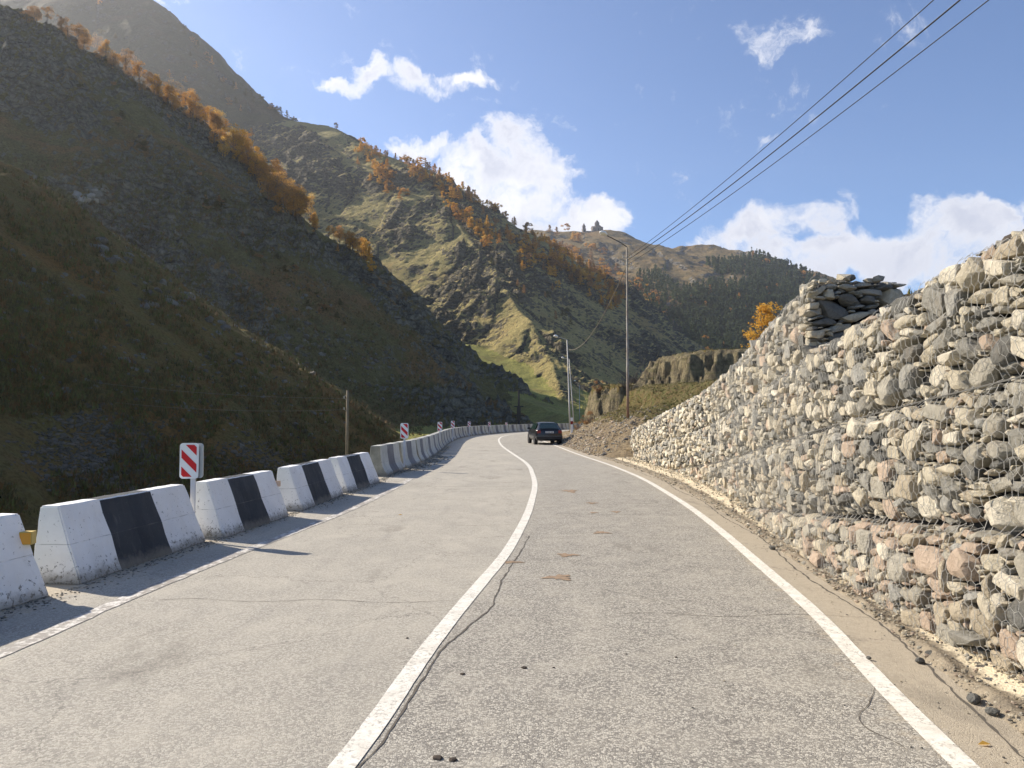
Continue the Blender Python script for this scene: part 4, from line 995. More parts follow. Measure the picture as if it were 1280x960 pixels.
# ------------------------------------------------------------------ trees (unit height prototypes)
def leaf_quads(pts, size, r_, name, m):
    pts = np.asarray(pts); n = len(pts); a = r_.normal(size=(n, 3)); a /= np.linalg.norm(a, axis=1)[:, None]
    b = r_.normal(size=(n, 3)); b -= (b*a).sum(1)[:, None]*a; b /= np.linalg.norm(b, axis=1)[:, None]; s = size*r_.uniform(.6, 1.4, n)[:, None]
    V = np.stack([pts-a*s, pts+b*s*.6, pts+a*s, pts-b*s*.6], 1).reshape(-1, 3)
    return mesh_np(name, V, np.arange(n*4).reshape(-1, 4), [m], smooth=False)
def trunk_mb(h, r0, limbs, r_, lean=0):
    m = MB(); m.tube([(0, 0, -.06), (lean*.2, .005, h*.4), (lean*.6, -.005, h*.75), (lean, 0, h)], [r0, r0*.75, r0*.45, r0*.12], 6)
    for _ in range(limbs):
        z = r_.uniform(.25, .8)*h; a = r_.uniform(0, 6.28); L = r_.uniform(.12, .28)*(1.1-z/h*.6)
        p = Vector((lean*z/h, 0, z)); q = p+Vector((math.cos(a)*L*.6, math.sin(a)*L*.6, L*.5)); q2 = q+Vector((math.cos(a)*L*.4, math.sin(a)*L*.4, L*.6))
        m.tube([p, q, q2], [r0*.4, r0*.22, r0*.06], 4)
    return m
def broad_crown(seed, n=1500, wide=.34, clumps=16, z0=.28):
    r_ = np.random.default_rng(seed); P = []
    cs = []
    for _ in range(clumps):
        z = r_.uniform(z0, .92); rr_ = wide*math.sqrt(max(.05, 1-((z-.55)/.48)**2))*r_.uniform(.2, .95); a = r_.uniform(0, 6.28)
        cs.append((rr_*math.cos(a), rr_*math.sin(a), z, r_.uniform(.07, .15)))
    for i in range(n):
        c = cs[r_.integers(len(cs))]; v = r_.normal(size=3); v /= np.linalg.norm(v); v *= c[3]*r_.uniform(.3, 1.05)**.6; v[2] *= .85
        P.append((c[0]+v[0], c[1]+v[1], c[2]+v[2]))
    return P
def larch_crown(seed, n=800, wide=.2, z0=.12):
    r_ = np.random.default_rng(seed); P = []
    br = [(r_.uniform(z0, .97), r_.uniform(0, 6.28)) for _ in range(46)]
    for i in range(n):
        z, a = br[r_.integers(len(br))]; L = wide*(1.05-z)**.75*(.75+.5*math.sin(a*3+z*9)*.5); t = r_.uniform(.1, 1)
        P.append((math.cos(a)*L*t+r_.normal()*.013, math.sin(a)*L*t+r_.normal()*.013, z+.03*t-.05*t*t+r_.normal()*.014))
    return P
r0_ = np.random.default_rng(5)
TRUNK = [None]*3
def proto_mesh(mb, name, m): o = mb.build(name, [m]); me = o.data; bpy.data.objects.remove(o); return me
trunks = [proto_mesh(trunk_mb(.88, .022, 9, r0_, r0_.normal()*.03), 'trunk', MATS['bark']) for _ in range(4)]
crownsB = {c: [leaf_quads(broad_crown(20+k+hash_, 1700, r0_.uniform(.26, .36), 15+k), .016, r0_, 'crown', MATS[c]) for k in range(4)] for hash_, c in enumerate(('leaf_orange','leaf_gold','leaf_brown'))}
larchL = {c: [leaf_quads(larch_crown(60+k, 800, r0_.uniform(.36, .5)) if k < 2 else broad_crown(60+k, 750, r0_.uniform(.32, .44), 11, .16), .036, r0_, 'larch', MATS[c]) for k in range(4)] for c in ('leaf_orange','leaf_gold','leaf_brown','leaf_olive')}
pineL = [leaf_quads(larch_crown(90+k, 420, r0_.uniform(.22, .28), .04), .045, r0_, 'pine', MATS['needle_dark']) for k in range(5)]
def add_tree(name, p, h, c, label, group, wide=1.0):
    t = empty(name, p, random.uniform(0, 6.28), label=label, cat='tree', group=group); t.scale = (h*wide, h*wide, h)
    link('trunk', random.choice(trunks), t); link('crown', random.choice(crownsB[c]), t); return t
def simple_tree(name, me, p, h, label, group, wide=1.0):
    o = link(name, me, label=label, cat='tree', group=group); o.location = (p[0], p[1], p[2]-.03*h); o.scale = (h*wide, h*wide, h); o.rotation_euler.z = random.uniform(0, 6.28); return o
def along(cr, t):
    i = min(int(t*(len(cr)-1)), len(cr)-2); f = t*(len(cr)-1)-i; return cr[i]*(1-f)+cr[i+1]*f
def hz(x, y): h, _ = terrain(np.array([x], float), np.array([y], float)); return float(h[0])
def crest_at(cr, px):                       # crest point lying in the direction of that picture column
    best = None
    for i in range(len(cr)-1):
        for f in np.linspace(0, 1, 12):
            q = cr[i]*(1-f)+cr[i+1]*f
            if q[1] > 5:
                e = abs(q[0]/q[1]-(px-640)/F/1.0)
                if best is None or e < best[0]: best = (e, q)
    return best[1]
# left ridge
gB = 'autumn trees along the crest of the dark left ridge'
lb_up = 'brownish autumn tree on the upper crest of the dark left ridge'; lb_mid = 'large orange autumn tree in the dense band on the left ridge'; lb_low = 'small sunlit orange tree low on the left ridge crest'
def edge_py(px, ident, y0=0, y1=520):
    v = ray(px, 0); i = int(round((math.atan2(v[0], v[1])-TAZ[0])/(TAZ[1]-TAZ[0])))
    m = TI[:, i] == ident
    e = np.where(m, (TH[:, i]-CAM_H)/TY[:, i], -9).max()
    lo, hi = -400., 700.
    for _ in range(24):
        md = (lo+hi)/2; r_ = ray(px, md)
        if r_[2]/r_[1] > e: lo = md
        else: hi = md
    return hi
for (xa, xb, n, s0, s1, c, lb, dn) in ((30,110,10,15,25,('leaf_brown',),lb_up,10),(100,200,17,17,27,('leaf_brown','leaf_orange','leaf_brown'),lb_up,16),(190,270,22,20,32,('leaf_orange','leaf_brown','leaf_gold'),lb_mid,18),(262,335,28,24,38,('leaf_orange','leaf_gold','leaf_orange'),lb_mid,24),
        (318,388,28,24,42,('leaf_orange','leaf_gold','leaf_brown'),lb_mid,34),(385,460,22,14,25,('leaf_gold','leaf_orange'),lb_low,10)):
    for _ in range(n):
        px = random.uniform(xa, xb); p = cast_near(px, edge_py(px, 3)+1.5+abs(random.gauss(0, dn*.55)))
        if p is None: continue
        h = random.uniform(s0, s1)*p[1]/960; add_tree('autumn_tree', (p[0], p[1], p[2]-.03*h), h, random.choice(c), lb, gB, random.uniform(.95, 1.35))
# shrubs climbing over the left ridge face
for _ in range(40):
    px, py = random.uniform(60, 440), 0; py = np.interp(px, [60, 200, 330, 440], [60, 170, 300, 385])+abs(random.gauss(0, 26))+8; p = cast_near(px, py)
    if p: simple_tree('shrub', random.choice(larchL[random.choice(('leaf_brown','leaf_olive','leaf_olive'))]), p, random.uniform(5, 11)*p[1]/960, 'low shrub clinging to the shaded face of the left ridge', 'shrubs on the left ridge face', 2.0)
# middle mountain
gD = 'autumn trees on the middle mountain'
def band(cast, xa, ya, xb, yb, spread, n, s0, s1, meshes, label, group, name='larch_tree', wide=1.0, rmin=0):
    k = 0
    for _ in range(n*2):
        if k >= n: break
        t = random.random(); px, py = lerp(xa, xb, t)+random.gauss(0, 4), lerp(ya, yb, t)+random.gauss(0, spread*.5)
        p = cast(px, py, rmin)
        if p is None or p[1] < rmin: continue
        c = random.choice(meshes); simple_tree(name, random.choice(c), p, random.uniform(s0, s1)*p[1]/960, label, group, random.uniform(.85, 1.3)*wide); k += 1
LO, LG, LB, LV = larchL['leaf_orange'], larchL['leaf_gold'], larchL['leaf_brown'], larchL['leaf_olive']
for (xa, ya, xb, yb, sp, n, s0, s1, c, lb) in ((448,188,486,232,20,34,10,14,(LG,LO),'bright orange tree in the high patch near the summit of the middle mountain'),
    (482,228,508,250,8,5,9,13,(LO,),'bright orange tree in the high patch near the summit of the middle mountain'),
    (508,216,640,268,14,44,10,14,(LO,LB,LG),'orange tree just under the skyline of the middle mountain'),
    (562,254,612,304,12,38,11,15,(LG,LG,LO),'golden tree in the bright band halfway along the middle mountain'),
    (606,284,700,342,20,62,11,15,(LO,LB,LG),'orange tree on the shaded flank of the middle mountain'),
    (690,322,780,382,20,70,11,15,(LO,LG,LB),'orange tree on the lower crest of the middle mountain'),
    (600,320,720,400,30,14,8,13,(LB,LV),'dark brownish tree on the shaded flank of the middle mountain'),
    (452,308,464,346,4,6,11,16,(LG,),'one of a few golden trees standing alone in the gully'),(760,372,768,392,2,3,12,16,(LG,),'one of a few golden trees standing alone in the gully'),
    (425,316,426,318,1,1,9,11,(LO,),'one of a few golden trees standing alone in the gully')):
    band(cast_near, xa, ya, xb, yb, sp, n, s0, s1, c, lb, gD)
def skyline(cr, xa, xb, n, s0, s1, meshes, label, group, off=6, name='mountain_tree'):  # same larch-crowned trees as in the bands, only named apart
    for _ in range(n):
        q = crest_at(cr, random.uniform(xa, xb)); x = q[0]+random.gauss(0, 2); y = q[1]-random.uniform(0, off)
        simple_tree(name, random.choice(random.choice(meshes)), (x, y, hz(x, y)), random.uniform(s0, s1)*y/960, label, group, random.uniform(.9, 1.3))
skyline(cr_D1, 500, 640, 34, 9, 14, (LB, LO), 'brownish tree standing on the skyline of the middle mountain', gD)
skyline(cr_D1, 640, 800, 46, 8, 13, (LO, LB, LG), 'brownish tree standing on the skyline of the middle mountain', gD)
skyline(cr_D1, 380, 500, 9, 6, 9, (LB,), 'brownish tree standing on the skyline of the middle mountain', gD)
skyline(cr_C, 215, 372, 30, 6, 11, (LV, LB, LV), 'small dark tree on the skyline of the hazy mountain', 'trees on the hazy mountain')
band(cast_near, 120, 60, 330, 210, 60, 26, 7, 12, (LB, LO, LV), 'faint brown tree on the face of the hazy mountain', 'trees on the hazy mountain', 'mountain_tree')
# far mountain
gE = 'trees on the far mountain'
lE = 'orange or brown tree on the slope below the far church'; lP = 'dark green conifer on the wooded flank of the far mountain'
band(cast_far, 690, 300, 830, 400, 36, 120, 8, 12, (LO, LB, LB, LG), lE, gE, 'autumn_tree', 1.5, 500)
band(cast_far, 640, 310, 740, 345, 10, 12, 8, 11, (LO, LB), lE, gE, 'autumn_tree', 1.5, 500)
def wooded(px, py):
    if ((px-862)/32)**2+((py-345)/17)**2 < 1: return False
    if ((px-880)/62)**2+((py-318)/13)**2 < 1: return False
    if ((px-910)/30)**2+((py-350)/6)**2 < 1: return False
    lim = np.interp(px, [740, 800, 850, 900, 930, 980, 1050, 1200], [400, 345, 335, 330, 318, 334, 362, 412]); return py > lim
k = 0; A_ = []
for _ in range(15000):
    px, py = random.uniform(745, 1230), random.uniform(310, 445)
    if not wooded(px, py) or (px < 850 and random.random() < .55): continue
    p = cast_far(px, py, 500)
    if p is None: continue
    s = random.uniform(7, 12)*p[1]/960
    if k < 290 and px < 1015 and _ % 4 == 0:
        simple_tree('pine_tree', random.choice(pineL) if random.random() < .9 else random.choice(LO), p, s*1.1, lP if True else '', 'conifers on the far mountain'); k += 1
    else: A_.append((p[0], p[1], p[2], s))
r_ = np.random.default_rng(9); A_ = np.array(A_); n = len(A_); cone_v = []
NL = 34; P = []
for k_ in range(6): P.append(np.array(larch_crown(140+k_, NL, .27, .04)))
P = np.stack(P)[r_.integers(0, 6, n)]*A_[:, None, 3:4]+A_[:, None, :3]; P = P.reshape(-1, 3)
sz = np.repeat(A_[:, 3], NL)*.125; a = r_.normal(size=P.shape); a /= np.linalg.norm(a, axis=1)[:, None]; b = np.cross(a, r_.normal(size=P.shape)); b /= np.linalg.norm(b, axis=1)[:, None]
V = np.stack([P-a*sz[:, None]-b*sz[:, None]*.4, P+a*sz[:, None]-b*sz[:, None]*.4, P+b*sz[:, None]], 1).reshape(-1, 3)
link('conifer_forest', mesh_np('conifer_forest', V, np.arange(len(V)).reshape(-1, 3), [MATS['needle_dark']], smooth=False), kind='stuff', label='dense dark conifer forest covering the flank of the far mountain')
# orange larch leaning over the terrace, and the brown tree farther back
x, y = .318*55, 55.0; z = bank_z(x, y)
m_o = leaf_quads(larch_crown(401, 900, .36, .10)+broad_crown(402, 1100, .30, 12, .2), .018, r0_, 'crown', MATS['leaf_gold'])
t = empty('larch_tree', (x, y, z-.1), .6, label='bright orange larch on top of the terrace behind the stone wall', cat='tree'); t.scale = (5.2, 5.2, 3.9); t.rotation_euler = (R(4), R(14), .4); link('trunk', trunks[0], t); link('crown', m_o, t)
for (px, Y, h, c, w_) in ((860, 95, 4.2, 'leaf_brown', 1.6), (846, 92, 2.8, 'leaf_brown', 1.5), (790, 120, 3, 'leaf_orange', 1.4)):
    x = (px-640)/960*Y; add_tree('autumn_tree', (x, Y, bank_z(x, Y)-.1), h if px > 800 else 2.0, c, 'round brown-orange tree standing behind the cliff of the terrace' if px == 860 else ('smaller brown tree left of the round one behind the cliff' if px == 846 else 'low orange tree behind the rocky outcrop'), 'trees behind the terrace', w_)
# bare shrubs and dry bushes on the bank
def twig_bush(seed, n=60, h=1.0, spread=.6, up=.8):
    m = MB(); r_ = random.Random(seed)
    for _ in range(n):
        a = r_.uniform(0, 6.28); L = r_.uniform(.4, 1)*h; p = Vector((r_.gauss(0, .05), r_.gauss(0, .05), -.05)); d = Vector((math.cos(a)*spread*r_.random(), math.sin(a)*spread*r_.random(), up))
        pts = [p]; 
        for k_ in range(4):
            p = p+d*L/4; d = d+Vector((r_.gauss(0, .18), r_.gauss(0, .18), r_.gauss(0, .1))); pts.append(p.copy())
        m.tube(pts, [.010, .008, .006, .004, .002], 3)
    return m
bush_me = [proto_mesh(twig_bush(k), 'twigs', MATS['twig']) for k in range(3)]
bare = proto_mesh(twig_bush(9, 46, 1.0, .9, .75), 'bare_tree', MATS['bark'])
drym = leaf_quads(broad_crown(77, 900, .42, 14, .1), .022, r0_, 'foliage', MATS['leaf_brown'])
for i, (px, Y, h, lb, me_) in enumerate(((738,58.5,1.5,'rusty brown dry bush hanging over the left end of the outcrop','dry'),(748,59,1.1,'dry bush on top of the outcrop beside the rusty one','dry'),(793,58,1.9,'bare leafless shrub on top of the outcrop behind the tall lamp pole','bare'),(782,57,1.4,'smaller bare shrub left of the tall lamp pole','bare'),
        (722,62,1.0,'dry grassy bush at the foot of the outcrop','dry'),(731,60,.8,'low dry bush under the outcrop','dry'))):
    x = (px-640)/960*Y; o = empty('bush', (x, Y, bank_z(x, Y)), random.random()*6, label=lb, cat='bush', group='bushes on the outcrop'); o.scale = (h*1.2, h*1.2, h)
    link('twigs', bare if me_ == 'bare' else random.choice(bush_me), o)
    if me_ == 'dry': link('foliage', drym, o)
# tufts of grass: on the dark left slope, the meadow, the bank
def tufts(name, pts, size, cols, label, blades=7):
    pts = np.array(pts); n = len(pts); r_ = np.random.default_rng(12); B = blades; P = np.repeat(pts[:, :3], B, 0)+np.concatenate([r_.normal(0, size*.3, (n*B, 2)), np.zeros((n*B, 1))], 1)
    a = r_.uniform(0, 6.28, n*B); d = np.stack([np.cos(a), np.sin(a), 0*a], 1); h = size*r_.uniform(.5, 1.3, n*B)
    if pts.shape[1] > 3: h = h*np.repeat(pts[:, 3], B)
    w_ = np.stack([-np.sin(a), np.cos(a), 0*a], 1)*(h*.13)[:, None]; top = P+d*(h*.5)[:, None]+np.array([0, 0, 1])*h[:, None]
    V = np.stack([P-w_, P+w_, top], 1).reshape(-1, 3)
    V[:, 2] -= .02
    me = mesh_np(name, V, np.arange(len(V)).reshape(-1, 3), [MATS[c] for c in cols], np.repeat(r_.integers(0, len(cols), n), B), smooth=False)
    return link(name, me, kind='stuff', label=label)
mat('grass_dry', col=(.23,.185,.075), rough=.9); mat('grass_green', col=(.12,.125,.035), rough=.9); mat('grass_olive', col=(.10,.085,.032), rough=.9); mat('grass_rust', col=(.17,.095,.035), rough=.9)
_px = rng.uniform(-60, 540, 30000); _py = rng.uniform(200, 640, 30000); _j = rng.normal(0, .3, (30000, 2))
_P = [(p[0]+j[0], p[1]+j[1], p[2]-.05, min(1.6, .5+p[1]/110)) for p, j in ((cast_near(a_, b_), j) for a_, b_, j in zip(_px, _py, _j)) if p is not None and p[1] < 190]
_P = np.array(_P); _P = _P[gnoise(_P[:, 0]/5, _P[:, 1]/5, 55) > -.25]; pts = [tuple(q) for q in _P]
tufts('grass', [q[:3]+(q[3],) for q in pts], .34, ('grass_olive','grass_rust','grass_olive','grass_green'), 'coarse tufts of dull grass on the shaded left slope', 5)
_x = rng.uniform(3.5, 17, 12000); _y = rng.uniform(34, 66, 12000); _z, _g, _c = bank(_x, _y); k_ = (_g > .35) & (_z > .1)
pts = list(zip(_x[k_], _y[k_], _z[k_]))
_y = rng.uniform(8.4, 33, 2000); _x = wall_base(_y)+.9+np.abs(rng.normal(0, .5, 2000)); pts += list(zip(_x, _y, bank_zs(_x, _y)))
tufts('grass', pts, .11, ('grass_dry','grass_green','grass_dry'), 'dry grass growing on the earth bank and behind the wall', 6)
it = []
for (cx, cy, rx, ry, n) in ((130,568,80,52,2300),(330,580,66,28,800),(250,490,110,40,120)):
    for _ in range(n):
        a = random.uniform(0, 6.28); q = math.sqrt(random.random()); p = cast_near(cx+rx*q*math.cos(a)+q*random.gauss(0, 20), cy+ry*q*math.sin(a))
        if p is None or p[1] > 150: continue
        s = random.uniform(.04, .15)*(1.6 if random.random() < .06 else 1)*(.7+p[1]/120); it.append((p[0]+random.gauss(0, .3), p[1]+random.gauss(0, .8), p[2]+s*.1, s, s*.8, s*.55, random.random()*6, random.random(), random.choice((8,8,9,8,9))))
_A = np.array(it); _h = terrain(_A[:, 0], _A[:, 1])[0]; it = [tuple(a_[:2])+(h_+a_[3]*.15,)+tuple(a_[3:]) for a_, h_ in zip(_A, _h)]
mat('scree_dark', col=(.10,.088,.066), rough=.95); mat('scree_purple', col=(.145,.122,.092), rough=.95)
scatter('scree', it, ROCKM+[MATS['scree_dark'], MATS['scree_purple']], peb, I1[1], kind='stuff', label='grey and purplish scree lying in patches on the shaded left slope')

# rock outcrops and stones breaking through the shaded slopes
it = []
for (cx, cy, rx, ry, n, s0, s1) in ((112,246,20,10,34,.8,1.9),(160,300,45,30,45,.4,1.3),(250,230,70,60,40,.3,1.1),(215,372,40,30,26,.3,1.0),(330,400,80,60,60,.3,1.1),(420,430,50,50,50,.3,1.0),(60,130,60,50,40,.3,1.2),(200,200,60,40,30,.4,1.1),(480,470,26,30,40,.4,1.1),(150,420,160,90,220,.10,.45),(330,500,120,60,160,.10,.4),(60,330,60,60,60,.12,.5)):
    for _ in range(n):
        a = random.uniform(0, 6.28); q = math.sqrt(random.random()); p = cast_near(cx+rx*q*math.cos(a), cy+ry*q*math.sin(a))
        if p is None or p[1] > 420: continue
        s = random.uniform(s0, s1)*random.uniform(.5, 1); it.append((p[0], p[1], p[2]-s*.28, s, s*.8, s*.62, random.random()*6, random.uniform(-.5, .5), random.choice((8,9,9,8,8)) if cx != 112 else random.choice((8,10,8))))
mat('outcrop_grey', f_rock((.115,.105,.085), (.19,.175,.14))); mat('outcrop_dark', f_rock((.075,.066,.05), (.13,.115,.09))); mat('outcrop_pale', f_rock((.20,.19,.16), (.30,.285,.245)))
scatter('rock_outcrop', it, ROCKM+[MATS['outcrop_grey'], MATS['outcrop_dark'], MATS['outcrop_pale']], [rockshape(I2, 700+k, 14, .42, .85) for k in range(12)], I2[1], kind='stuff', label='grey rocks breaking through the grass of the shaded left slopes')
# ------------------------------------------------------------------ poles and lamps
def lamp_pole(name, base, top, arm_end, label, head=.55, r0=.11, r1=.06, mpole='galvanised', marm='galvanised', low=None):
    t = empty(name, base, label=label, cat='street lamp', group='street lamps along the right side'); B = Vector(base); T = Vector(top)-B; A = Vector(arm_end)-B
    m = MB(); m.tube([(0, 0, -.4), T*.35, T*.352, T*.7, T*.702, T], [r0, r0*.95, r0*.82, r0*.75, r1, r1*.9], 10); m.build('pole', [MATS[mpole]], t, smooth=True)
    m = MB(); m.tube([T-Vector((0, 0, .25)), T+Vector((0, 0, .02)), T+(A-T)*.3+Vector((0, 0, .05)), A], r1*.55, 6); m.build('arm', [MATS[marm]], t, smooth=True)
    d = (A-T); d.z *= .5; d.normalize(); a = math.atan2(d.y, d.x)
    bm = bmesh.new(); bmesh.ops.create_uvsphere(bm, u_segments=12, v_segments=8, radius=1)
    for v in bm.verts:
        v.co.z = v.co.z*(.5 if v.co.z > 0 else .28); f = (v.co.x+1)/2; v.co.y *= .65+.35*f
        v.co *= head*.5; v.co.z *= .8; v.co.y *= .62
    me = bpy.data.meshes.new('lamp_head'); bm.to_mesh(me); bm.free(); me.materials.append(MATS['lamp_white']); me.polygons.foreach_set('use_smooth', [True]*len(me.polygons))
    h = link('lamp_head', me, t); h.location = A+d*head*.35; h.rotation_euler = (0, R(-6), a)
    return t
b1 = at(785, 534, 38.5); t1 = at(783.5, 309, 38.5)
p1 = lamp_pole('street_lamp', b1, t1, at(757, 293.5, 36.5), 'tallest lamp pole, rusty and thin, standing in front of the stone wall end', head=.62, r0=.07, r1=.042, mpole='rusty_pole', marm='dark_metal')
m = MB()
for py in (322, 331):
    q = Vector(at(784, py, 38.5))-Vector(b1); m.tube([q+Vector((-.22, 0, 0)), q+Vector((.22, 0, 0))], .02, 5)
    for sx in (-.2, .2): m.tube([q+Vector((sx, 0, 0)), q+Vector((sx, 0, .12))], [.03, .035], 6)
m.build('insulator', [MATS['insulator']], p1)
def gz(x, y): return bank_z(x, y) if x > rig(min(y, 141))+EDGE else hz(x, y)
p2 = lamp_pole('street_lamp', at(713, 541, 74), at(708.8, 425, 74), at(696, 421, 71), 'lamp pole with a curved arm rising just right of the parked car', head=.75, r0=.085, r1=.055)
p3 = lamp_pole('street_lamp', at(717, 524, 108), at(711.5, 449, 108), at(704, 447.5, 104), 'leaning lamp pole just behind the one beside the car', head=.75, r0=.08, r1=.055)
p4 = lamp_pole('street_lamp', at(724.5, 523, 165), at(724.2, 481, 165), at(719, 476.5, 160), 'most distant lamp pole, thin against the dark slope', head=.85, r0=.08, r1=.055)
m = MB(); q0 = Vector(at(725, 484, 165)); m.tube([q0, Vector(at(731, 500, 163)), Vector(at(735, 512, 160))], .04, 4)
m.build('guy_wire', [MATS['thin_cable']], label='thin stay running down from the most distant lamp pole', cat='wire')
# wooden pole behind the barriers and the dark pole on the meadow
b = at(433.5, 585, 44); t = empty('utility_pole', (b[0], b[1], hz(b[0], b[1])), label='weathered wooden pole standing behind the block barriers on the left', cat='pole')
top = Vector(at(433.5, 488, 44))-t.location; m = MB(); m.tube([(0, 0, -.3), (0, 0, top.z)], [.095, .07], 9); m.build('pole', [MATS['weathered_wood']], t, smooth=True)
ins = []
for (px, py) in ((430, 498), (430, 512)):
    q = Vector(at(px, py, 44)); ins.append(q); q = q-t.location; m = MB(); m.tube([q+Vector((.12, 0, -.05)), q], .015, 4); m.tube([q, q+Vector((0, 0, .13))], [.035, .05, ][:2], 7); m.build('insulator', [MATS['insulator']], t)
b = at(648.5, 531, 118); t = empty('utility_pole', (b[0], b[1], hz(b[0], b[1])), label='dark utility pole with crosspieces standing beyond the far barriers', cat='pole')
tz = at(648.5, 487, 118)[2]-t.location.z; m = MB(); m.tube([(0, 0, -.3), (0, 0, tz)], [.2, .16], 8); m.build('pole', [MATS['dark_metal']], t)
for zz, w_ in ((.42, .8), (.62, .7), (.97, .55)):
    m = MB(); m.box(-w_, w_, -.26, -.17, tz*zz-.08, tz*zz+.08); m.build('crosspiece', [MATS['dark_metal']], t)
m = MB(); m.box(-.3, .3, -.45, -.265, tz*.30, tz*.62); m.build('switch_box', [MATS['dark_metal']], t)
# marker post
x, y, z = at(714.8, 549.5, 55); z = gz(x, y); t = empty('marker_post', (x, y, z), label='short white roadside post with a dark band, right of the parked car', cat='post')
m = MB(); m.box(-.08, .08, -.04, .04, -.1, .72); m.box(-.08, .08, -.04, .04, .95, 1.2); m.build('post', [MATS['sign_white']], t, bevel=.012)
m = MB(); m.box(-.083, .083, -.043, .043, .72, .95); m.build('dark_band', [MATS['tail_red']], t)
# cables
def cable(a, b_, sag, rad, mname, label, n=22, group=None):
    a, b_ = Vector(a), Vector(b_); m = MB(); pts = [a.lerp(b_, k/n)-Vector((0, 0, 4*sag*(k/n)*(1-k/n))) for k in range(n+1)]
    m.tube(pts, rad, 5); m.build('power_line', [MATS[mname]], smooth=True, label=label, cat='cable', group=group)
T1 = Vector(b1); gW = 'overhead cables above the road'
for (px, py, dpx, rad, lb) in ((783.3, 322, 1168, .011, 'thin upper cable, leftmost of the three crossing the sky to the tall lamp pole'), (784.5, 325, 1201, .017, 'thicker dark middle cable of the three crossing the sky'), (785.5, 330, 1237, .012, 'lowest and rightmost of the three cables crossing the sky')):
    a = Vector(at(px, py, 38.5)); q = Vector(at(dpx, -1, 14.0)); d = q-a; b_ = a+d*1.75; b_.z = q.z+.35
    n = 40; pts = []
    for k in range(n+1):
        u = k/n*1.75; p = a+(q-a)*u; p.z += .9*(u*(u-1))*.9; pts.append(p)
    m = MB(); m.tube(pts, rad, 5); m.build('power_line', [MATS['cable']], smooth=True, label=lb, cat='cable', group=gW)
cable(at(783.5, 332, 38.5), at(711, 437, 74), 1.25, .022, 'thin_cable', 'sagging pale cable from the tall lamp pole to the lamp beside the car')
cable(at(709, 431, 74), at(712, 452, 108), .8, .018, 'thin_cable', 'short cable between the two lamp poles behind the car')
cable(ins[0], at(-60, 449, 46), .55, .010, 'thin_cable', 'upper thin wire running left from the wooden pole', group='thin wires on the left slope')
cable(ins[1], at(-60, 470, 46), .75, .010, 'thin_cable', 'lower thin wire running left from the wooden pole', group='thin wires on the left slope')
# fence stakes on the bank
for i, (px, py, Y, h, lb) in enumerate(((806.5, 506, 50, 1.1, 'thin leaning stake on the grassy bank'), (824, 498, 50, 1.0, 'thin stake below the eroded cliff'), (771, 518, 52, .8, 'short stake low on the grassy bank'))):
    x, y, _ = at(px, py, Y); m = MB(); m.tube([(0, 0, -.2), (.06, 0, h)], .025, 5); o = m.build('stake', [MATS['weathered_wood']], label=lb, cat='stake', group='stakes on the bank'); o.location = (x, y, bank_z(x, y))
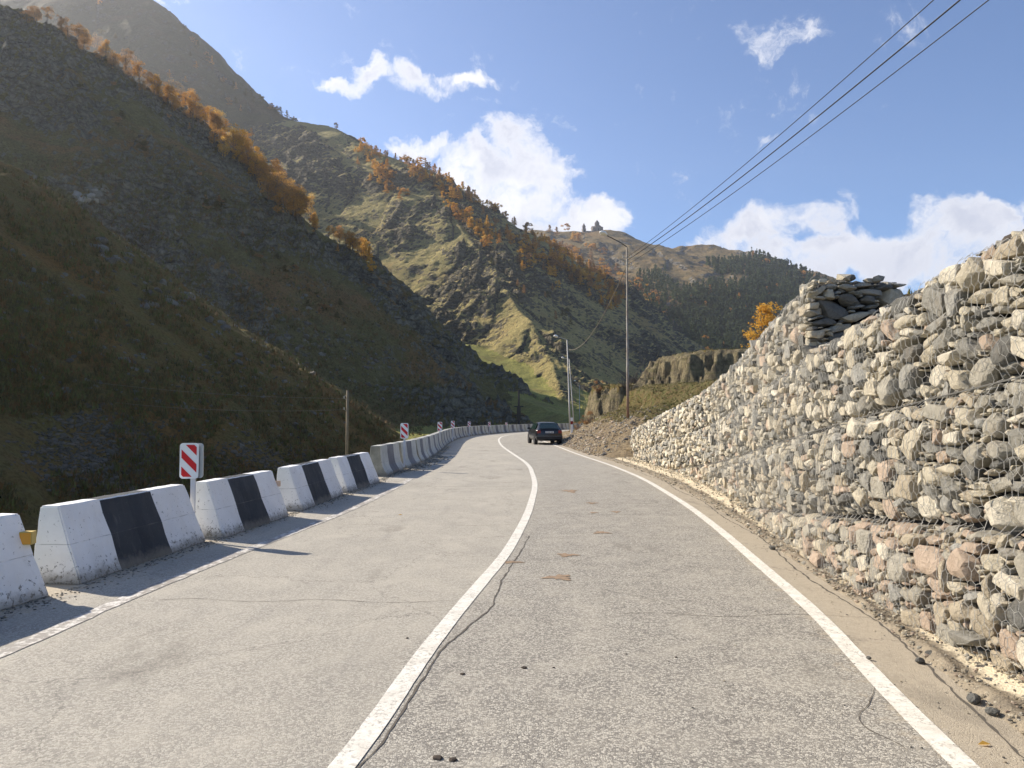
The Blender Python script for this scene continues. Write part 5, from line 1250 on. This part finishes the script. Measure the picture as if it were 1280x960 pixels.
# ------------------------------------------------------------------ parked car (faces away; built facing +Y)
def make_car():
    t = empty('parked_car', label='dark hatchback car parked facing away at the right edge of the road', cat='car')
    W = .85
    # body: stations along the length (y, half width, z bottom, z shoulder, z roof, half width of roof)
    st = [(-2.02,.74,.34,.82,.86,.60),(-1.98,.80,.28,.90,.94,.64),(-1.85,.835,.26,.93,.99,.62),(-1.60,.85,.25,.945,1.18,.58),(-1.30,.855,.25,.95,1.36,.55),(-.9,.86,.25,.95,1.42,.56),(-.2,.86,.25,.95,1.43,.56),(.35,.86,.25,.945,1.36,.55),(.75,.86,.25,.94,1.14,.60),(1.0,.855,.25,.93,.97,.66),(1.5,.84,.25,.86,.89,.66),(1.9,.80,.27,.76,.79,.62),(2.05,.68,.34,.62,.66,.54)]
    V = []; Fs = []
    for (y, w_, zb, zs, zr, wr) in st:
        h = [(w_*.55, zb-.02), (w_*.93, zb+.02), (w_, zb+.16), (w_*1.005, (zb+zs)/2), (w_*.985, zs-.06), (w_*.95, zs), (wr+.03, zr-.05 if zr-zs > .1 else (zs+zr)/2), (wr*.85, zr-.008), (wr*.35, zr)]
        V += [(x, y, z) for x, z in h]+[(-x, y, z) for x, z in h[::-1]]
    n = 18
    for i in range(len(st)-1):
        for j in range(n):
            j2 = (j+1) % n; Fs.append((i*n+j, i*n+j2, (i+1)*n+j2, (i+1)*n+j))
    Fs += [tuple(range(n)), tuple((len(st)-1)*n+k for k in range(n))]
    m = MB(); m.add(V, Fs); m.build('body', [MATS['car_paint']], t, smooth=True)
    def pane(name, pts, mt, off=(0,0,0)):
        m = MB(); m.add([Vector(p)+Vector(off) for p in pts], [tuple(range(len(pts)))]); return m.build(name, [MATS[mt]], t)
    # rear window follows the tailgate
    pane('rear_window', [(-.62,-1.885,1.0),(.62,-1.885,1.0),(.51,-1.40,1.335),(-.51,-1.40,1.335)], 'car_glass', (0,-.018,.012))
    for s in (-1, 1):
        pane('side_window', [(s*.80,-1.50,.97),(s*.80,-.72,.97),(s*.60,-.78,1.36),(s*.60,-1.22,1.34)], 'car_glass', (s*.028,0,0))
        pane('side_window', [(s*.80,-.66,.97),(s*.80,.72,.96),(s*.60,.30,1.33),(s*.60,-.72,1.37)], 'car_glass', (s*.028,0,0))
        m = MB(); m.box(-.12, .12, -.04, .05, -.10, .10); o = m.build('tail_light', [MATS['tail_red']], t, bevel=.015); o.location = (s*.665, -1.985, .80)
        m = MB(); m.box(-.10, .10, -.05, .05, -.06, .06); o = m.build('headlight', [MATS['lamp_white']], t, bevel=.015); o.location = (s*.60, 1.97, .62)
        m = MB(); m.box(-.10, .10, -.05, .06, -.065, .065); o = m.build('wing_mirror', [MATS['lamp_white' if s > 0 else 'car_paint']], t, bevel=.02); o.location = (s*.93, .55, 1.0)
        m = MB(); m.box(-.01, .01, -.75, .95, -.025, .025); o = m.build('side_trim', [MATS['plastic_trim']], t, bevel=.004); o.location = (s*.875, 0, .60)
        for yy_ in (-1.28, 1.27):
            m = MB(); m.tube([(-.095, 0, 0), (-.08, 0, 0), (.08, 0, 0), (.095, 0, 0)], [.27, .30, .30, .27], 22); m.tube([(s*.09, 0, 0), (s*.10, 0, 0)], [.19, .17], 16, 1)
            o = m.build('wheel', [MATS['tyre'], MATS['rim']], t); o.location = (s*.76, yy_, .30)
            m = MB(); m.tube([(-.10, 0, 0), (.088, 0, 0)], .355, 22); o = m.build('wheel_arch', [MATS['opening_dark']], t); o.location = (s*.765, yy_, .33)
    m = MB(); m.box(-.83, .83, -.07, .12, -.11, .10); o = m.build('rear_bumper', [MATS['plastic_trim']], t, bevel=.03); o.location = (0, -2.02, .46)
    m = MB(); m.box(-.80, .80, -.012, .01, -.014, .014); o = m.build('bumper_strip', [MATS['trim_grey']], t); o.location = (0, -2.10, .545)
    m = MB(); m.box(-.80, .80, -.1, .07, -.11, .10); o = m.build('front_bumper', [MATS['plastic_trim']], t, bevel=.03); o.location = (0, 2.0, .45)
    m = MB(); m.box(-.26, .26, -.012, .012, -.056, .056); pl = m.build('number_plate', [MATS['plate']], t); pl.location = (0, -2.045, .79)
    m = MB()
    for k, c in enumerate((-.19,-.145,-.07,-.02,.03,.105,.15,.195)): m.box(c-.014, c+.014, -.016, -.0125, -.034, .034)
    m.build('lettering', [MATS['plate_ink']], pl)
    m = MB(); m.tube([(0, -.06, 0), (0, .3, 0)], .03, 8); o = m.build('exhaust', [MATS['rim']], t); o.location = (-.5, -2.0, .24)
    m = MB(); m.tube([(-.02, 0, 0), (.42, -.03, .05)], .009, 4); o = m.build('wiper', [MATS['plastic_trim']], t); o.location = (-.1, -1.93, 1.02)
    m = MB(); m.box(-.44, .44, -.05, .05, -.012, .012); o = m.build('roof_edge', [MATS['trim_grey']], t, bevel=.006); o.location = (0, -1.32, 1.385); o.rotation_euler.x = R(12)
    m = MB(); m.box(-.5, .5, -.03, .02, .0, .24, 0); o = m.build('seat_back', [MATS['plastic_trim']], t, bevel=.02); o.location = (0, -.9, .95)
    return t
car = make_car(); cx, cy = grd(682, 556); car.location = (cx, cy+2.0, 0); car.rotation_euler.z = R(7)
# ------------------------------------------------------------------ church on the far mountain
ch = cast_far(747, 292.6, 1300) or at(747, 291, 1600)
q = crest_at(cr_E, 747); X0, Y0 = q[0], q[1]-6; Z0 = float(far_terrain(np.array([X0]), np.array([Y0]))[0][0])
ch = empty('church', (X0, Y0, Z0-2), R(12), label='stone church with a conical dome on the summit of the far mountain', cat='church')
m = MB(); m.box(-11, 11, -7, 7, 0, 13); m.box(-6, 6, -9, 9, 0, 14.5); m.build('wall', [MATS['church_stone']], ch)
m = MB(); m.add([(-11.5,-7.5,13),(11.5,-7.5,13),(11.5,7.5,13),(-11.5,7.5,13),(-11.5,0,16.5),(11.5,0,16.5)], [(0,1,5,4),(2,3,4,5),(0,4,3),(1,2,5),(0,3,2,1)])
m.add([(-6.4,-9.5,14.5),(6.4,-9.5,14.5),(6.4,9.5,14.5),(-6.4,9.5,14.5),(0,-9.5,18.4),(0,9.5,18.4)], [(0,4,5,3),(1,2,5,4),(0,1,4),(2,3,5),(0,3,2,1)]); rf = m.build('roof', [MATS['church_roof']], ch)
m = MB(); m.tube([(0,0,14), (0,0,23)], 4.8, 12); m.build('drum', [MATS['church_stone']], ch)
m = MB(); m.tube([(0,0,23), (0,0,23.6), (0,0,30)], [5.3, 5.2, .2], 12); m.build('dome', [MATS['church_roof']], ch)
for k in range(8):
    a = k*math.pi/4; m = MB(); m.box(-.5, .5, -.2, .2, 16.8, 21.5); o = m.build('window', [MATS['opening_dark']], ch); o.location = (4.8*math.cos(a), 4.8*math.sin(a), 0); o.rotation_euler.z = a+math.pi/2
m = MB(); m.box(-.9, .9, -9.2, -8.9, 5, 10); m.build('window', [MATS['opening_dark']], ch)
q = crest_at(cr_E, 731); X1, Y1 = q[0], q[1]-6; Z1 = float(far_terrain(np.array([X1]), np.array([Y1]))[0][0])
bt = empty('bell_tower', (X1, Y1, Z1-2), R(12), label='small pointed bell tower left of the church on the summit', cat='tower')
m = MB(); m.box(-3.6, 3.6, -3.6, 3.6, 0, 10); m.tube([(0,0,10), (0,0,14)], 3.4, 8); m.build('wall', [MATS['church_stone']], bt)
m = MB(); m.tube([(0,0,14), (0,0,14.5), (0,0,22)], [4, 3.9, .15], 8); m.build('roof', [MATS['church_roof']], bt)
m = MB(); m.box(-.8, .8, -3.75, -3.5, 3, 7); m.build('opening', [MATS['opening_dark']], bt)
m = MB(); m.add([(X1+4,Y1,Z1-3),(X0-10,Y0,Z0-3),(X0-10,Y0,Z0+4.5),(X1+4,Y1,Z1+3.5),(X1+4,Y1+1,Z1-3),(X0-10,Y0+1,Z0-3),(X0-10,Y0+1,Z0+4.5),(X1+4,Y1+1,Z1+3.5)], [(0,1,2,3),(5,4,7,6),(3,2,6,7),(0,3,7,4),(1,5,6,2),(0,4,5,1)])
m.build('stone_wall', [MATS['church_stone']], label='low stone wall linking the bell tower and the church', cat='wall')
q = crest_at(cr_E, 754.5); z = float(far_terrain(np.array([q[0]]), np.array([q[1]-8]))[0][0]); t = empty('hut', (q[0], q[1]-8, z-1.5), label='small white building just right of the church', cat='building')
m = MB(); m.box(-5, 5, -3, 3, 0, 4); m.build('wall', [MATS['hut_white']], t); m = MB(); m.add([(-5.6,-3.4,4),(5.6,-3.4,4),(5.6,3.4,4),(-5.6,3.4,4),(-4,0,6.2),(4,0,6.2)], [(0,1,5,4),(2,3,4,5),(0,4,3),(1,2,5)]); m.build('roof', [MATS['hut_white']], t)
q = crest_at(cr_E, 760); z = float(far_terrain(np.array([q[0]]), np.array([q[1]-6]))[0][0]); t = empty('hut', (q[0], q[1]-6, z-1), label='low building with a dark roof at the right end of the church hilltop', cat='building')
m = MB(); m.box(-6, 6, -3, 3, 0, 4.2); m.build('wall', [MATS['church_stone']], t); m = MB(); m.add([(-6.6,-3.5,4.2),(6.6,-3.5,4.2),(6.6,3.5,4.2),(-6.6,3.5,4.2),(-6.6,0,6.6),(6.6,0,6.6)], [(0,1,5,4),(2,3,4,5),(0,4,3),(1,2,5)]); m.build('roof', [MATS['opening_dark']], t)
# ------------------------------------------------------------------ haze: one closed box of thin even air round everything
hm = bpy.data.materials.new('haze'); hm.use_nodes = True; hm.node_tree.nodes.clear(); hn = NT(hm.node_tree)
ho = hn.new('ShaderNodeOutputMaterial'); hv = hn.new('ShaderNodeVolumePrincipled', inp={'Density': .00010, 'Color': (.93, .95, 1.0), 'Anisotropy': .55})
hn.l.new(hv.outputs[0], ho.inputs['Volume'])
m = MB(); m.box(-1500, 1900, -250, 2300, -10.8, 760); o = m.build('haze', [hm], kind='stuff', label='thin bluish haze hanging in the valley air')
